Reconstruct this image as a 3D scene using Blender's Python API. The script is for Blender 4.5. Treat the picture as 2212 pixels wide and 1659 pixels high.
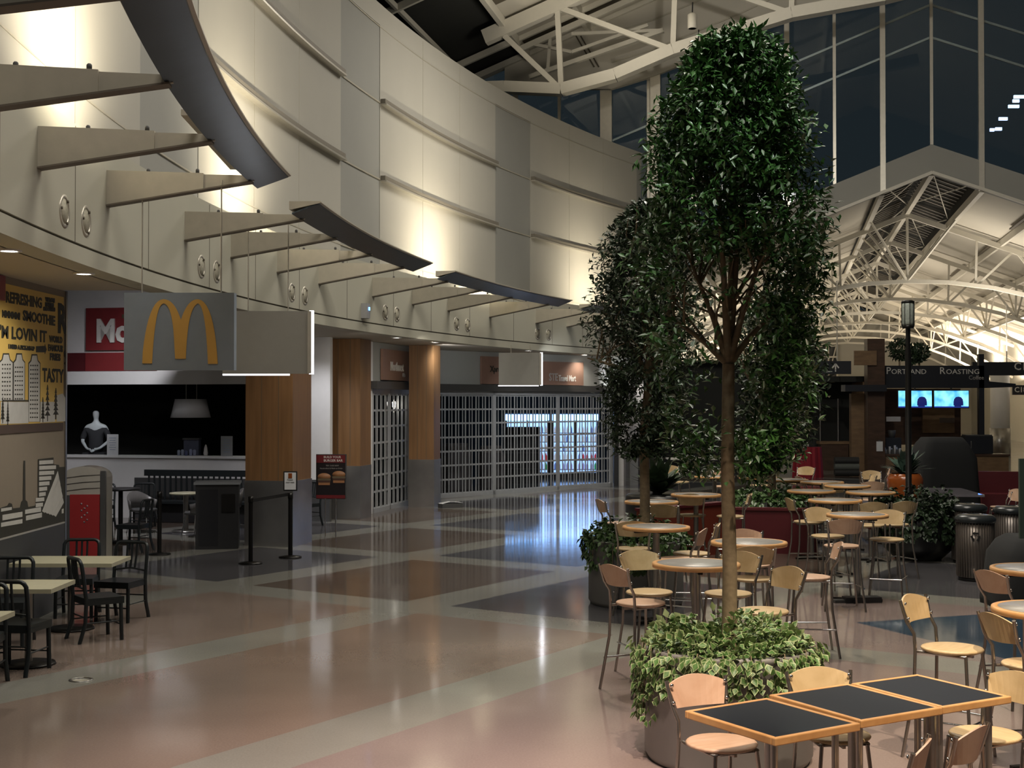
import bpy, math, random
from mathutils import Vector, Matrix
PI = math.pi
for o in list(bpy.data.objects): bpy.data.objects.remove(o)
scn = bpy.context.scene
col = scn.collection
# ------------------------------------------------------------------ camera
FPX, CX, HY, EYE = 2860.0, 1106.0, 870.0, 2.45
cd = bpy.data.cameras.new('camera'); cam = bpy.data.objects.new('camera', cd); col.objects.link(cam)
cd.sensor_width = 36.0; cd.lens = 36.0*FPX/2212.0; cd.clip_end = 400; cd.clip_start = 0.1
cam.location = (0, 0, EYE)
cam.rotation_euler = (PI/2 + math.atan(40.5/FPX), 0, 0)
scn.camera = cam
scn.view_settings.view_transform = 'Standard'; scn.view_settings.look = 'None'
scn.view_settings.gamma = 1; scn.view_settings.exposure = 0.0; scn.view_settings.use_curve_mapping = False
# ------------------------------------------------------------------ world: night sky outside the glass
w = bpy.data.worlds.new('night'); scn.world = w; w.use_nodes = True
bg = w.node_tree.nodes['Background']; bg.inputs[0].default_value = (0.25, 0.33, 0.37, 1); bg.inputs[1].default_value = 0.055
# ------------------------------------------------------------------ lights
def lamp(name, kind, loc, power, color=(1, .86, .66), target=None, size=0.5, size_y=None, spot=60, blend=.6, spread=180, parent=None):
    d = bpy.data.lights.new(name, kind); o = bpy.data.objects.new(name, d); col.objects.link(o)
    o.location = loc; d.energy = power; d.color = color
    if kind == 'AREA':
        d.size = size
        if size_y: d.shape = 'RECTANGLE'; d.size_y = size_y
        d.spread = math.radians(spread)
    elif kind == 'SPOT':
        d.spot_size = math.radians(spot); d.spot_blend = blend; d.shadow_soft_size = size
    else: d.shadow_soft_size = size
    if target is not None:
        o.rotation_euler = (Vector(target)-Vector(loc)).to_track_quat('-Z', 'Y').to_euler()
    return o
WARM = (1, .84, .62); NEUT = (1, .93, .83)
# food court: added fill lights with no fixtures, then uplights for the roof deck
lamp('roof_fill', 'AREA', (3.5, 16, 12.6), 960, (1, .93, .82), (5, 16, 0), 5, 5)
lamp('roof_fill', 'AREA', (3.5, 29, 11.9), 620, (1, .93, .82), (3, 29, 0), 5, 5)
lamp('roof_fill', 'AREA', (-1, 7, 12.0), 460, (1, .92, .82), (-1, 8, 0), 4, 4)
lamp('roof_uplight', 'AREA', (4, 27, 11.2), 380, (1, .91, .76), (4, 27, 20), 4, 4)
lamp('roof_uplight', 'AREA', (2.5, 37, 11.8), 170, (1, .91, .76), (2.5, 38, 20), 2, 2)
# accent spots on the trusses
lamp('accent_spot', 'SPOT', (5.0, 24.0, 12.3), 2800, (1, .94, .84), (11.0, 42, 11.0), .2, spot=60, blend=.9)  # wide spot added to brighten the gable wall
lamp('accent_spot', 'SPOT', (2.0, 2.0, 11.5), 6800, (1, .80, .58), (2.1, 7.3, .7), .12, spot=26, blend=.8)
lamp('accent_spot', 'SPOT', (-.6, 1.0, 11.5), 10500, (1, .75, .66), (-.9, 8.2, 0), .12, spot=24, blend=1)
lamp('accent_spot', 'SPOT', (5.5, 22.0, 12.0), 700, (.85, 1, .85), (1.5, 9.2, 4.4), .12, spot=16, blend=.7)
lamp('accent_spot', 'SPOT', (3.6, 3.5, 13.0), 3000, (.9, 1, .88), (1.45, 9.2, 4.55), .12, spot=14, blend=.8)
lamp('accent_spot', 'SPOT', (-1.2, 3.5, 9.0), 420, (1, .90, .72), (1.5, 9.0, .8), .12, spot=15, blend=.8)
lamp('accent_spot', 'SPOT', (6, 5.0, 11.5), 5000, (1, .82, .60), (3.3, 9.0, .8), .12, spot=24, blend=.8)
lamp('accent_spot', 'SPOT', (1, 16.0, 11.8), 2200, (1, .84, .66), (2.0, 12.6, 1), .12, spot=28, blend=.8)
lamp('accent_spot', 'SPOT', (2.5, 11.0, 12.0), 1800, (1, .84, .64), (3.9, 16.5, 1), .12, spot=30, blend=.8)
lamp('accent_spot', 'SPOT', (1.5, 19.0, 12.0), 2600, (1, .88, .70), (4.2, 24.5, .8), .12, spot=36, blend=.9)
lamp('accent_spot', 'SPOT', (-1.5, 16, 11.0), 900, (1, .92, .80), (-1.2, 27, 1.2), .2, spot=50, blend=.9)
# ------------------------------------------------------------------ ray helpers: a pixel meets a level or a distance
def at(px, py, Y): return Vector(((px-CX)/FPX*Y, Y, EYE + (HY-py)/FPX*Y))
def gnd(px, py, h=0.0):
    Y = FPX*(EYE-h)/(py-HY); return Vector(((px-CX)/FPX*Y, Y, h))
# ------------------------------------------------------------------ materials
MATS = {}
def mat(name, c, rough=.6, metal=0., spec=.5, var=.06, scale=8., emit=None, estr=0., bump=0., alpha=None):
    if name in MATS: return MATS[name]
    m = bpy.data.materials.new(name); m.use_nodes = True; nt = m.node_tree; b = nt.nodes['Principled BSDF']
    b.inputs['Roughness'].default_value = rough; b.inputs['Metallic'].default_value = metal
    b.inputs['Specular IOR Level'].default_value = spec
    if var > 0:
        tc = nt.nodes.new('ShaderNodeTexCoord'); n = nt.nodes.new('ShaderNodeTexNoise'); n.inputs['Scale'].default_value = scale
        n.inputs['Detail'].default_value = 4
        r = nt.nodes.new('ShaderNodeMixRGB'); r.inputs[1].default_value = tuple(max(0, x*(1-var*2)) for x in c)+(1,)
        r.inputs[2].default_value = tuple(min(1, x*(1+var*2)) for x in c)+(1,)
        nt.links.new(tc.outputs['Object'], n.inputs['Vector']); nt.links.new(n.outputs['Fac'], r.inputs[0]); nt.links.new(r.outputs[0], b.inputs['Base Color'])
        if bump:
            bp = nt.nodes.new('ShaderNodeBump'); bp.inputs['Strength'].default_value = bump
            nt.links.new(n.outputs['Fac'], bp.inputs['Height']); nt.links.new(bp.outputs[0], b.inputs['Normal'])
    else: b.inputs['Base Color'].default_value = tuple(c)+(1,)
    if emit: b.inputs['Emission Color'].default_value = tuple(emit)+(1,); b.inputs['Emission Strength'].default_value = estr
    MATS[name] = m; return m
def wood(name, c1, c2, scale=(30, 30, 1.5), rough=.4):
    m = bpy.data.materials.new(name); m.use_nodes = True; nt = m.node_tree; b = nt.nodes['Principled BSDF']; b.inputs['Roughness'].default_value = rough
    tc = nt.nodes.new('ShaderNodeTexCoord'); mp = nt.nodes.new('ShaderNodeMapping'); mp.inputs['Scale'].default_value = scale
    n = nt.nodes.new('ShaderNodeTexNoise'); n.inputs['Scale'].default_value = 1.0; n.inputs['Detail'].default_value = 6
    r = nt.nodes.new('ShaderNodeValToRGB'); r.color_ramp.elements[0].position = .3; r.color_ramp.elements[1].position = .7
    r.color_ramp.elements[0].color = tuple(c1)+(1,); r.color_ramp.elements[1].color = tuple(c2)+(1,)
    nt.links.new(tc.outputs['Object'], mp.inputs[0]); nt.links.new(mp.outputs[0], n.inputs['Vector']); nt.links.new(n.outputs['Fac'], r.inputs[0]); nt.links.new(r.outputs[0], b.inputs['Base Color'])
    MATS[name] = m; return m
M_wall = mat('cream_plaster', (.44, .425, .375), .75, var=.02, scale=1.5)
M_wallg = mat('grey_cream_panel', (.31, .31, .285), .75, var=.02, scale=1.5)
M_fascia = mat('fascia_paint', (.43, .42, .345), .6, var=.02, scale=1.2)
M_soffit = mat('soffit_paint', (.44, .40, .33), .7, var=.02)
M_white = mat('white_paint', (.70, .69, .68), .6, var=.02)
M_steelw = mat('white_steel', (.62, .59, .51), .5, var=.02)
M_ceil = mat('roof_deck_paint', (.52, .49, .42), .75, var=.04, scale=.6)
M_trim = mat('pale_metal_trim', (.55, .52, .45), .35, .5)
M_groove = mat('dark_groove', (.10, .085, .06), .7)
M_brack = mat('bracket_steel', (.44, .41, .335), .5, .2)
M_wing = mat('dark_blue_grey_metal', (.045, .06, .08), .32, .6, scale=3, var=.15)
M_black = mat('black_plastic', (.012, .012, .013), .5)
M_blackm = mat('black_metal', (.018, .017, .016), .35, .6)
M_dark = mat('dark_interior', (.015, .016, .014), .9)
M_darkgrey = mat('dark_grey', (.06, .06, .06), .6)
M_steel = mat('brushed_steel', (.34, .33, .31), .3, .9, scale=3, var=.1)
M_colsteel = mat('column_steel_cladding', (.40, .385, .37), .28, .85, scale=1.5, var=.2)
M_tube = mat('bronze_grey_tube', (.36, .325, .295), .25, .9)
M_chrome = mat('chrome', (.7, .7, .7), .12, 1.)
M_gate = mat('anodised_gate', (.42, .43, .44), .4, .25)
M_hdr = mat('header_bar', (.05, .048, .045), .5)
M_wood = wood('pale_maple', (.50, .36, .19), (.60, .45, .26), (6, 40, 6))
M_woodr = wood('pinkish_maple', (.52, .33, .22), (.60, .41, .29), (6, 40, 6))
M_edge = wood('oiled_wood_edge', (.52, .27, .10), (.64, .36, .15), (8, 8, 8))
M_colwood = wood('cherry_veneer', (.17, .085, .032), (.24, .125, .05), (14, 14, .8), .45)
M_lam = mat('grey_laminate', (.30, .29, .27), .35, var=.08, scale=40)
M_slate = mat('dark_blue_laminate', (.007, .010, .017), .55, spec=.22, var=.1, scale=60)
M_beige = mat('beige_laminate', (.42, .40, .28), .4)
M_navy = mat('dark_chair_metal', (.025, .03, .032), .35, .4)
M_planter = mat('grey_planter_paint', (.20, .195, .19), .5, var=.05, scale=2)
M_blackpl = mat('black_planter_glaze', (.01, .01, .01), .35)
M_soil = mat('dark_soil', (.02, .015, .01), .95, bump=.5, scale=60)
M_bark = mat('grey_brown_bark', (.19, .145, .09), .85, var=.2, scale=30, bump=.4)
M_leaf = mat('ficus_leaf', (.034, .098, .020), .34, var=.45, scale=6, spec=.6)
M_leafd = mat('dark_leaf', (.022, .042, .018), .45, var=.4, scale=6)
M_ivy = mat('green_ivy_leaf', (.05, .10, .03), .4, var=.4, scale=12)
M_ivyw = mat('variegated_leaf_border', (.30, .37, .18), .5, var=.2, scale=25)
M_ivyg = mat('variegated_leaf_centre', (.065, .145, .035), .45, var=.35, scale=25)
M_red = mat('red_panel', (.30, .018, .018), .5)
M_maroon = mat('maroon_vinyl', (.085, .008, .012), .5)
M_redsign = mat('red_sign_face', (.20, .022, .025), .45)
M_tube_e = mat('lamp_tube', (1, 1, 1), .5, var=0, emit=(.92, .93, 1), estr=22)
M_down = mat('downlight_lens', (1, 1, 1), .5, var=0, emit=(1, .97, .88), estr=9)
M_hall = mat('lamp_glow_white', (1, 1, 1), .5, var=0, emit=(1, .93, .80), estr=7)
M_bluep = mat('blue_grey_sign_face', (.235, .28, .33), .6, var=.04)
M_greyp = mat('grey_sign_panel', (.27, .265, .24), .55, var=.03)
M_yel = mat('golden_yellow_vinyl', (.62, .37, .09), .5, var=.03)
M_poster = mat('yellow_wall_graphic', (.64, .43, .11), .6, var=.05, scale=2)
M_ink = mat('black_ink', (.03, .028, .02), .6)
M_taupe = mat('taupe_paint', (.23, .19, .145), .7, var=.03)
M_pgrey = mat('pale_graphic_grey', (.50, .49, .46), .6)
M_brownsign = mat('brown_sign', (.24, .14, .10), .5, var=.05)
M_letter = mat('pale_lettering', (.62, .60, .56), .5)
M_letterd = mat('dim_lettering', (.35, .33, .31), .5)
M_paper = mat('white_paper', (.62, .63, .64), .7)
M_orange = mat('orange_glaze', (.24, .06, .012), .2, var=.1)
M_cloth = mat('black_cover_cloth', (.010, .011, .012), .9, bump=.3, scale=5)
M_kiosk = wood('kiosk_dark_wood', (.050, .028, .018), (.085, .048, .030), (3, 3, 10))
M_kwood = wood('kiosk_tan_wood', (.16, .10, .055), (.22, .14, .075), (3, 3, 10))
M_kblack = mat('kiosk_black_fascia', (.010, .012, .018), .5)
M_carpet = mat('teal_grey_carpet', (.10, .12, .10), .9)
M_glassc = None
def glass_mat():
    m = bpy.data.materials.new('dark_window_glass'); m.use_nodes = True; nt = m.node_tree; nt.nodes.clear()
    o = nt.nodes.new('ShaderNodeOutputMaterial'); mx = nt.nodes.new('ShaderNodeMixShader'); t = nt.nodes.new('ShaderNodeBsdfTransparent'); g = nt.nodes.new('ShaderNodeBsdfGlossy')
    t.inputs[0].default_value = (.75, .85, .92, 1); g.inputs['Roughness'].default_value = .03; g.inputs[0].default_value = (.8, .85, .9, 1)
    mx.inputs[0].default_value = .07
    nt.links.new(t.outputs[0], mx.inputs[1]); nt.links.new(g.outputs[0], mx.inputs[2]); nt.links.new(mx.outputs[0], o.inputs[0]); return m
M_glass = glass_mat()
def screen_mat():
    m = bpy.data.materials.new('tv_picture'); m.use_nodes = True; nt = m.node_tree; b = nt.nodes['Principled BSDF']
    tc = nt.nodes.new('ShaderNodeTexCoord'); n = nt.nodes.new('ShaderNodeTexNoise'); n.inputs['Scale'].default_value = 2.2
    r = nt.nodes.new('ShaderNodeValToRGB'); r.color_ramp.elements[0].position = .35; r.color_ramp.elements[1].position = .62
    r.color_ramp.elements[0].color = (.03, .30, .8, 1); r.color_ramp.elements[1].color = (.30, .85, 1, 1)
    nt.links.new(tc.outputs['Object'], n.inputs['Vector']); nt.links.new(n.outputs['Fac'], r.inputs[0]); nt.links.new(r.outputs[0], b.inputs['Emission Color'])
    b.inputs['Emission Strength'].default_value = 1.5; b.inputs['Base Color'].default_value = (0, 0, 0, 1); return m
M_screen = screen_mat()
M_screend = mat('tv_dark_figure', (0, 0, 0), .5, var=0, emit=(.01, .015, .12), estr=1)
M_fridge = mat('cooler_back_light', (.8, .9, 1), .5, var=0, emit=(.30, .52, 1), estr=1.4)
M_fridgeh = mat('cooler_header_light', (.8, .9, 1), .5, var=0, emit=(.18, .45, 1), estr=6)
def floor_mat():
    m = bpy.data.materials.new('terrazzo_floor'); m.use_nodes = True; nt = m.node_tree; N = nt.nodes; L = nt.links; b = N['Principled BSDF']
    tc = N.new('ShaderNodeTexCoord'); sp = N.new('ShaderNodeSeparateXYZ'); L.new(tc.outputs['Object'], sp.inputs[0])
    def mth(op, a, b_=None, c=None):
        n = N.new('ShaderNodeMath'); n.operation = op
        for i, v in enumerate((a, b_, c)):
            if v is None: continue
            if isinstance(v, (int, float)): n.inputs[i].default_value = v
            else: L.new(v, n.inputs[i])
        return n.outputs[0]
    X, Y = sp.outputs[0], sp.outputs[1]
    ca, sa = math.cos(math.radians(33.5)), math.sin(math.radians(33.5))
    u = mth('ADD', mth('MULTIPLY', X, sa), mth('MULTIPLY', Y, ca))
    v = mth('ADD', mth('MULTIPLY', X, -ca), mth('MULTIPLY', Y, sa))
    def band(x, lo, hi): return mth('MULTIPLY', mth('GREATER_THAN', x, lo), mth('LESS_THAN', x, hi))
    # u bands [12.27,12.92] + 4.13k (k>=0), v bands [6.18,6.85]+3.28k
    du = mth('MODULO', mth('SUBTRACT', u, 12.27), 4.13); bu = mth('MULTIPLY', mth('LESS_THAN', du, .65), mth('GREATER_THAN', u, 12.27))
    dv = mth('MODULO', mth('ADD', v, 30*3.28-6.16), 3.28); bv = mth('MULTIPLY', mth('LESS_THAN', dv, .68), mth('GREATER_THAN', v, 6.0))
    bd = mth('MAXIMUM', bu, bv)
    iu = mth('FLOOR', mth('DIVIDE', mth('SUBTRACT', u, 12.27), 4.13)); iv = mth('FLOOR', mth('DIVIDE', mth('SUBTRACT', v, 6.16), 3.28))
    par = mth('FLOORED_MODULO', mth('ADD', iu, iv), 2.0)
    def rgb(c):
        n = N.new('ShaderNodeRGB'); n.outputs[0].default_value = tuple(c)+(1,); return n.outputs[0]
    def mix(f, a, b_):
        n = N.new('ShaderNodeMixRGB'); L.new(f, n.inputs[0]); L.new(a, n.inputs[1]); L.new(b_, n.inputs[2]); return n.outputs[0]
    brown = rgb((.12, .092, .072)); slate = rgb((.082, .080, .086)); pink = rgb((.235, .183, .152)); light = rgb((.25, .245, .215)); blue = rgb((.035, .065, .10)); pinkr = rgb((.25, .195, .18))
    c = mix(par, slate, brown)
    near = mth('LESS_THAN', u, 12.27); c = mix(near, c, pink)
    right = mth('LESS_THAN', v, 6.16); c = mix(right, c, pinkr)
    far = mth('GREATER_THAN', u, 17.05); c = mix(mth('MULTIPLY', far, right), c, slate)
    c = mix(bd, c, light)
    # blue diamond
    e1 = mth('LESS_THAN', mth('ADD', mth('MULTIPLY', mth('SUBTRACT', u, 14.46), .60), mth('MULTIPLY', mth('SUBTRACT', v, 4.97), .80)), 0.)
    e2 = mth('GREATER_THAN', mth('ADD', mth('MULTIPLY', mth('SUBTRACT', u, 14.46), .83), mth('MULTIPLY', mth('SUBTRACT', v, 4.97), -.55)), 0.)
    c = mix(mth('MULTIPLY', mth('MULTIPLY', e1, e2), mth('GREATER_THAN', v, 1.8)), c, blue)
    e3 = band(v, 1.2, 1.9); c = mix(mth('MULTIPLY', e3, mth('LESS_THAN', u, 12.27)), c, rgb((.17, .10, .075)))
    n = N.new('ShaderNodeTexNoise'); n.inputs['Scale'].default_value = 60; n.inputs['Detail'].default_value = 3; L.new(tc.outputs['Object'], n.inputs['Vector'])
    n2 = N.new('ShaderNodeTexNoise'); n2.inputs['Scale'].default_value = .7; n2.inputs['Detail'].default_value = 5; L.new(tc.outputs['Object'], n2.inputs['Vector'])
    f = mth('ADD', mth('MULTIPLY', n.outputs['Fac'], .35), mth('MULTIPLY', n2.outputs['Fac'], .5)); f = mth('ADD', f, .58)
    mm = N.new('ShaderNodeVectorMath'); mm.operation = 'SCALE'; L.new(c, mm.inputs[0]); L.new(f, mm.inputs['Scale']); L.new(mm.outputs[0], b.inputs['Base Color'])
    rr = mth('ADD', mth('MULTIPLY', n2.outputs['Fac'], .09), .055); L.new(rr, b.inputs['Roughness']); b.inputs['Specular IOR Level'].default_value = .5
    bp = N.new('ShaderNodeBump'); bp.inputs['Strength'].default_value = .022; bp.inputs['Distance'].default_value = .02
    n3 = N.new('ShaderNodeTexNoise'); n3.inputs['Scale'].default_value = 3.5; L.new(tc.outputs['Object'], n3.inputs['Vector']); L.new(n3.outputs['Fac'], bp.inputs['Height']); L.new(bp.outputs[0], b.inputs['Normal'])
    return m
M_floor = floor_mat()
# ------------------------------------------------------------------ mesh builder
class MB:
    def __init__(s): s.v = []; s.f = []; s.sm = []
    def add(s, vs, fs, smooth=False, M=None):
        n = len(s.v)
        if M is not None: vs = [M @ Vector(p) for p in vs]
        s.v += [tuple(p) for p in vs]; s.f += [tuple(i+n for i in f) for f in fs]; s.sm += [smooth]*len(fs); return s
    def box(s, c, d, rz=0, M=None):
        x, y, z = d[0]/2, d[1]/2, d[2]/2
        vs = [(-x,-y,-z),(x,-y,-z),(x,y,-z),(-x,y,-z),(-x,-y,z),(x,-y,z),(x,y,z),(-x,y,z)]
        T = Matrix.Translation(c) @ Matrix.Rotation(rz, 4, 'Z')
        if M is not None: T = M @ T
        return s.add(vs, [(0,3,2,1),(4,5,6,7),(0,1,5,4),(1,2,6,5),(2,3,7,6),(3,0,4,7)], False, T)
    def bbox(s, a, b): return s.box([(a[i]+b[i])/2 for i in range(3)], [abs(b[i]-a[i]) for i in range(3)])
    def bar(s, a, b, wd, ht=None, up=(0,0,1)):
        a, b = Vector(a), Vector(b); d = b-a; L = d.length
        if L < 1e-6: return s
        d.normalize(); u = Vector(up); x = d.cross(u)
        if x.length < 1e-3: x = d.cross(Vector((1,0,0)))
        x.normalize(); z = x.cross(d); ht = ht or wd
        vs = [p + x*sx*wd/2 + z*sz*ht/2 for p in (a, b) for sx, sz in ((-1,-1),(1,-1),(1,1),(-1,1))]
        return s.add(vs, [(0,1,2,3),(7,6,5,4),(0,4,5,1),(1,5,6,2),(2,6,7,3),(3,7,4,0)])
    def tube(s, pts, r, n=8, caps=True):
        pts = [Vector(p) for p in pts]; rs = r if isinstance(r, (list, tuple)) else [r]*len(pts); vs = []; fs = []
        prev = None
        for i, p in enumerate(pts):
            d = (pts[min(i+1, len(pts)-1)]-pts[max(i-1, 0)]).normalized()
            if prev is None:
                x = d.orthogonal().normalized()
            else:
                x = prev - d*prev.dot(d)
                x = x.normalized() if x.length > 1e-5 else d.orthogonal().normalized()
            prev = x; y = d.cross(x)
            vs += [p + (x*math.cos(2*PI*k/n)+y*math.sin(2*PI*k/n))*rs[i] for k in range(n)]
        for i in range(len(pts)-1):
            fs += [(i*n+k, i*n+(k+1)%n, (i+1)*n+(k+1)%n, (i+1)*n+k) for k in range(n)]
        s.add(vs, fs, True)
        if caps: s.add(vs[:n], [tuple(range(n-1, -1, -1))]); s.add(vs[-n:], [tuple(range(n))])
        return s
    def lathe(s, prof, n=24, c=(0,0,0), smooth=True, sc=(1,1), M=None, caps=True):
        vs = []; fs = []
        for r, z in prof: vs += [(c[0]+r*math.cos(2*PI*k/n)*sc[0], c[1]+r*math.sin(2*PI*k/n)*sc[1], c[2]+z) for k in range(n)]
        for i in range(len(prof)-1): fs += [(i*n+k, i*n+(k+1)%n, (i+1)*n+(k+1)%n, (i+1)*n+k) for k in range(n)]
        if caps and prof[0][0] > 1e-4: fs.append(tuple(range(n-1, -1, -1)))
        if caps and prof[-1][0] > 1e-4: fs.append(tuple((len(prof)-1)*n+k for k in range(n)))
        return s.add(vs, fs, smooth, M)
    def prism(s, poly, z0, z1, M=None, smooth=False):
        n = len(poly); vs = [(p[0], p[1], z0) for p in poly]+[(p[0], p[1], z1) for p in poly]
        fs = [tuple(range(n-1, -1, -1)), tuple(range(n, 2*n))]+[(k, (k+1)%n, n+(k+1)%n, n+k) for k in range(n)]
        return s.add(vs, fs, smooth, M)
    def quad(s, a, b, c, d): return s.add([a, b, c, d], [(0,1,2,3)])
    def sweep(s, secs, closed=True, smooth=False):   # list of cross sections (each a list of points)
        n = len(secs[0]); vs = [p for sec in secs for p in sec]; fs = []
        for i in range(len(secs)-1): fs += [(i*n+k, i*n+(k+1)%n, (i+1)*n+(k+1)%n, (i+1)*n+k) for k in range(n if closed else n-1)]
        if closed: fs += [tuple(range(n-1, -1, -1)), tuple((len(secs)-1)*n+k for k in range(n))]
        return s.add(vs, fs, smooth)
    def build(s, name, m, parent=None, org=None):
        me = bpy.data.meshes.new(name)
        o3 = Vector(org) if org is not None else Vector((0,0,0))
        me.from_pydata([tuple(Vector(p)-o3) for p in s.v] if org is not None else s.v, [], s.f); me.materials.append(m)
        me.polygons.foreach_set('use_smooth', s.sm); me.update()
        o = bpy.data.objects.new(name, me); col.objects.link(o); o.location = o3
        if parent is not None: o.parent = parent
        return o
def tag(o, label=None, cat=None, group=None, kind=None):
    if label: o['label'] = label
    if cat: o['category'] = cat
    if group: o['group'] = group
    if kind: o['kind'] = kind
    return o
def thing(name, label, cat, loc=(0,0,0), rz=0, group=None):
    o = bpy.data.objects.new(name, None); col.objects.link(o); o.location = loc; o.rotation_euler = (0, 0, rz); o.empty_display_size = .1
    return tag(o, label, cat, group)
def struct(o, label=None, cat=None): o['kind'] = 'structure'; return tag(o, label, cat)
KIDS = {}
def dup(root, loc, rz, label, group=None, sc=None):
    r = root.copy(); col.objects.link(r); r.location = loc; r.rotation_euler = (0, 0, rz); r['label'] = label
    if group: r['group'] = group
    if sc: r.scale = (sc, sc, sc)
    for ch in list(root.children):
        c = ch.copy(); col.objects.link(c); c.parent = r
        for g in list(ch.children):
            d = g.copy(); col.objects.link(d); d.parent = c
    return r
def face(fx, fy): return math.atan2(fy, fx)-PI/2      # turn local +Y to this direction
def textmesh(s, size, M, m, name, parent=None, ext=.006, align='LEFT', bold=.0, xs=1.0):
    cu = bpy.data.curves.new('t', 'FONT'); cu.body = s; cu.size = size; cu.extrude = ext; cu.align_x = align; cu.offset = bold; cu.resolution_u = 2
    to = bpy.data.objects.new('t', cu); col.objects.link(to); dg = bpy.context.evaluated_depsgraph_get()
    me = bpy.data.meshes.new_from_object(to.evaluated_get(dg)); bpy.data.objects.remove(to); bpy.data.curves.remove(cu)
    me.transform(M @ Matrix.Diagonal((xs, 1, 1, 1))); me.materials.clear(); me.materials.append(m); me.name = name
    o = bpy.data.objects.new(name, me); col.objects.link(o)
    if parent is not None: o.parent = parent
    return o
def frame(origin, xdir, zdir=(0,0,1)):               # matrix whose x runs along xdir, y goes up, z towards the viewer
    x = Vector(xdir).normalized(); y = Vector(zdir).normalized(); z = x.cross(y)
    return Matrix((( x.x, y.x, z.x, origin[0]), (x.y, y.y, z.y, origin[1]), (x.z, y.z, z.z, origin[2]), (0,0,0,1)))
ORD = ['first','second','third','fourth','fifth','sixth','seventh','eighth','ninth','tenth','eleventh','twelfth','thirteenth','fourteenth','fifteenth']
# ================================================================== curved left side
FC, FR = (39.8, 14.0), 44.0           # circle of the fascia
UC, UR = (50.46, 15.225), 54.81       # circle of the tall wall
def P(phi, off, z, C=FC, R=FR): return Vector((C[0]-(R+off)*math.cos(phi), C[1]+(R+off)*math.sin(phi), z))
def phi_at(px, C=FC, R=FR):
    k = (px-CX)/FPX; a = 1+k*k; b = -2*(k*C[0]+C[1]); c = C[0]**2+C[1]**2-R*R
    Y = (-b+math.sqrt(b*b-4*a*c))/2/a; return math.asin((Y-C[1])/R)
def arc(p0, p1, n): return [p0+(p1-p0)*i/n for i in range(n+1)]
def ring(mb, p0, p1, n, prof, C=FC, R=FR, smooth=False):   # prof: closed list of (off, z)
    return mb.sweep([[P(a, o, z, C, R) for o, z in prof] for a in arc(p0, p1, n)], True, smooth)
pN, pE = phi_at(-330), phi_at(1452)
struct(MB().bbox((-14, -4, -.1), (45, 118, 0)).build('floor', M_floor))
# fascia with its groove
f = MB(); prof = [(0, 3.80), (0, 3.965), (.03, 3.965), (.03, 3.99), (0, 3.99), (0, 5.12), (.10, 5.12), (.10, 3.88), (.30, 3.88), (.30, 3.80)]
ring(f, pN, pE, 90, prof); struct(f.build('trim_1', M_fascia))
g = MB(); ring(g, pN, pE, 90, [(.02, 3.966), (.02, 3.989), (.031, 3.989), (.031, 3.966)]); struct(g.build('trim_2', M_groove))
g = MB(); ring(g, pN, pE, 60, [(.1, 5.0), (.1, 5.04), (5.0, 5.04), (5.0, 5.0)]); struct(g.build('ceiling_1', M_fascia))  # cove floor behind the fascia
# tall curved wall: bays and recessed strips
uN, uE = phi_at(-300, UC, UR), phi_at(1440, UC, UR)
edges = [uN] + [phi_at(x, UC, UR) for x in (300, 427, 735, 820, 1070, 1146, 1376)] + [uE]
wl = MB(); wr = MB(); tr = MB(); gv = MB(); lip = MB()
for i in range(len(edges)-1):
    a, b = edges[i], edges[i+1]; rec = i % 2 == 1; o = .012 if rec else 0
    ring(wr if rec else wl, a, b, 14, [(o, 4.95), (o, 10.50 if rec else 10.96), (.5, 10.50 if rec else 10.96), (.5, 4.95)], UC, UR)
    if rec: ring(wl, a, b, 6, [(0, 10.50), (0, 10.96), (.5, 10.96), (.5, 10.50)], UC, UR)
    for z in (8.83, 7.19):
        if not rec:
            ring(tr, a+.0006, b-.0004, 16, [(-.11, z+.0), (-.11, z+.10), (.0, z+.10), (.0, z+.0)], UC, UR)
            ring(lip, a+.0006, b-.0004, 16, [(-.135, z-.03), (-.135, z+.005), (.0, z+.005), (.0, z-.03)], UC, UR)
        else: ring(gv, a, b, 6, [(-.01, z), (-.01, z+.03), (.012, z+.03), (.012, z)], UC, UR)
for z in (5.52, 10.46):
    ring(gv, uN, uE, 60, [(-.006, z), (-.006, z+.022), (.01, z+.022), (.01, z)], UC, UR)
for i in range(0, len(edges)-1, 2):                       # fine vertical joints
    for t in (.36, .68):
        a = edges[i]+(edges[i+1]-edges[i])*t; ring(gv, a, a+.00022, 1, [(-.004, 5), (-.004, 10.9), (.01, 10.9), (.01, 5)], UC, UR)
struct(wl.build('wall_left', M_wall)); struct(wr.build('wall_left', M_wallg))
struct(tr.build('trim_3', mat('rail_shadow_paint', (.20,.18,.145), .6))); struct(lip.build('trim_4', M_trim)); struct(gv.build('trim_5', M_brack))
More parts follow.
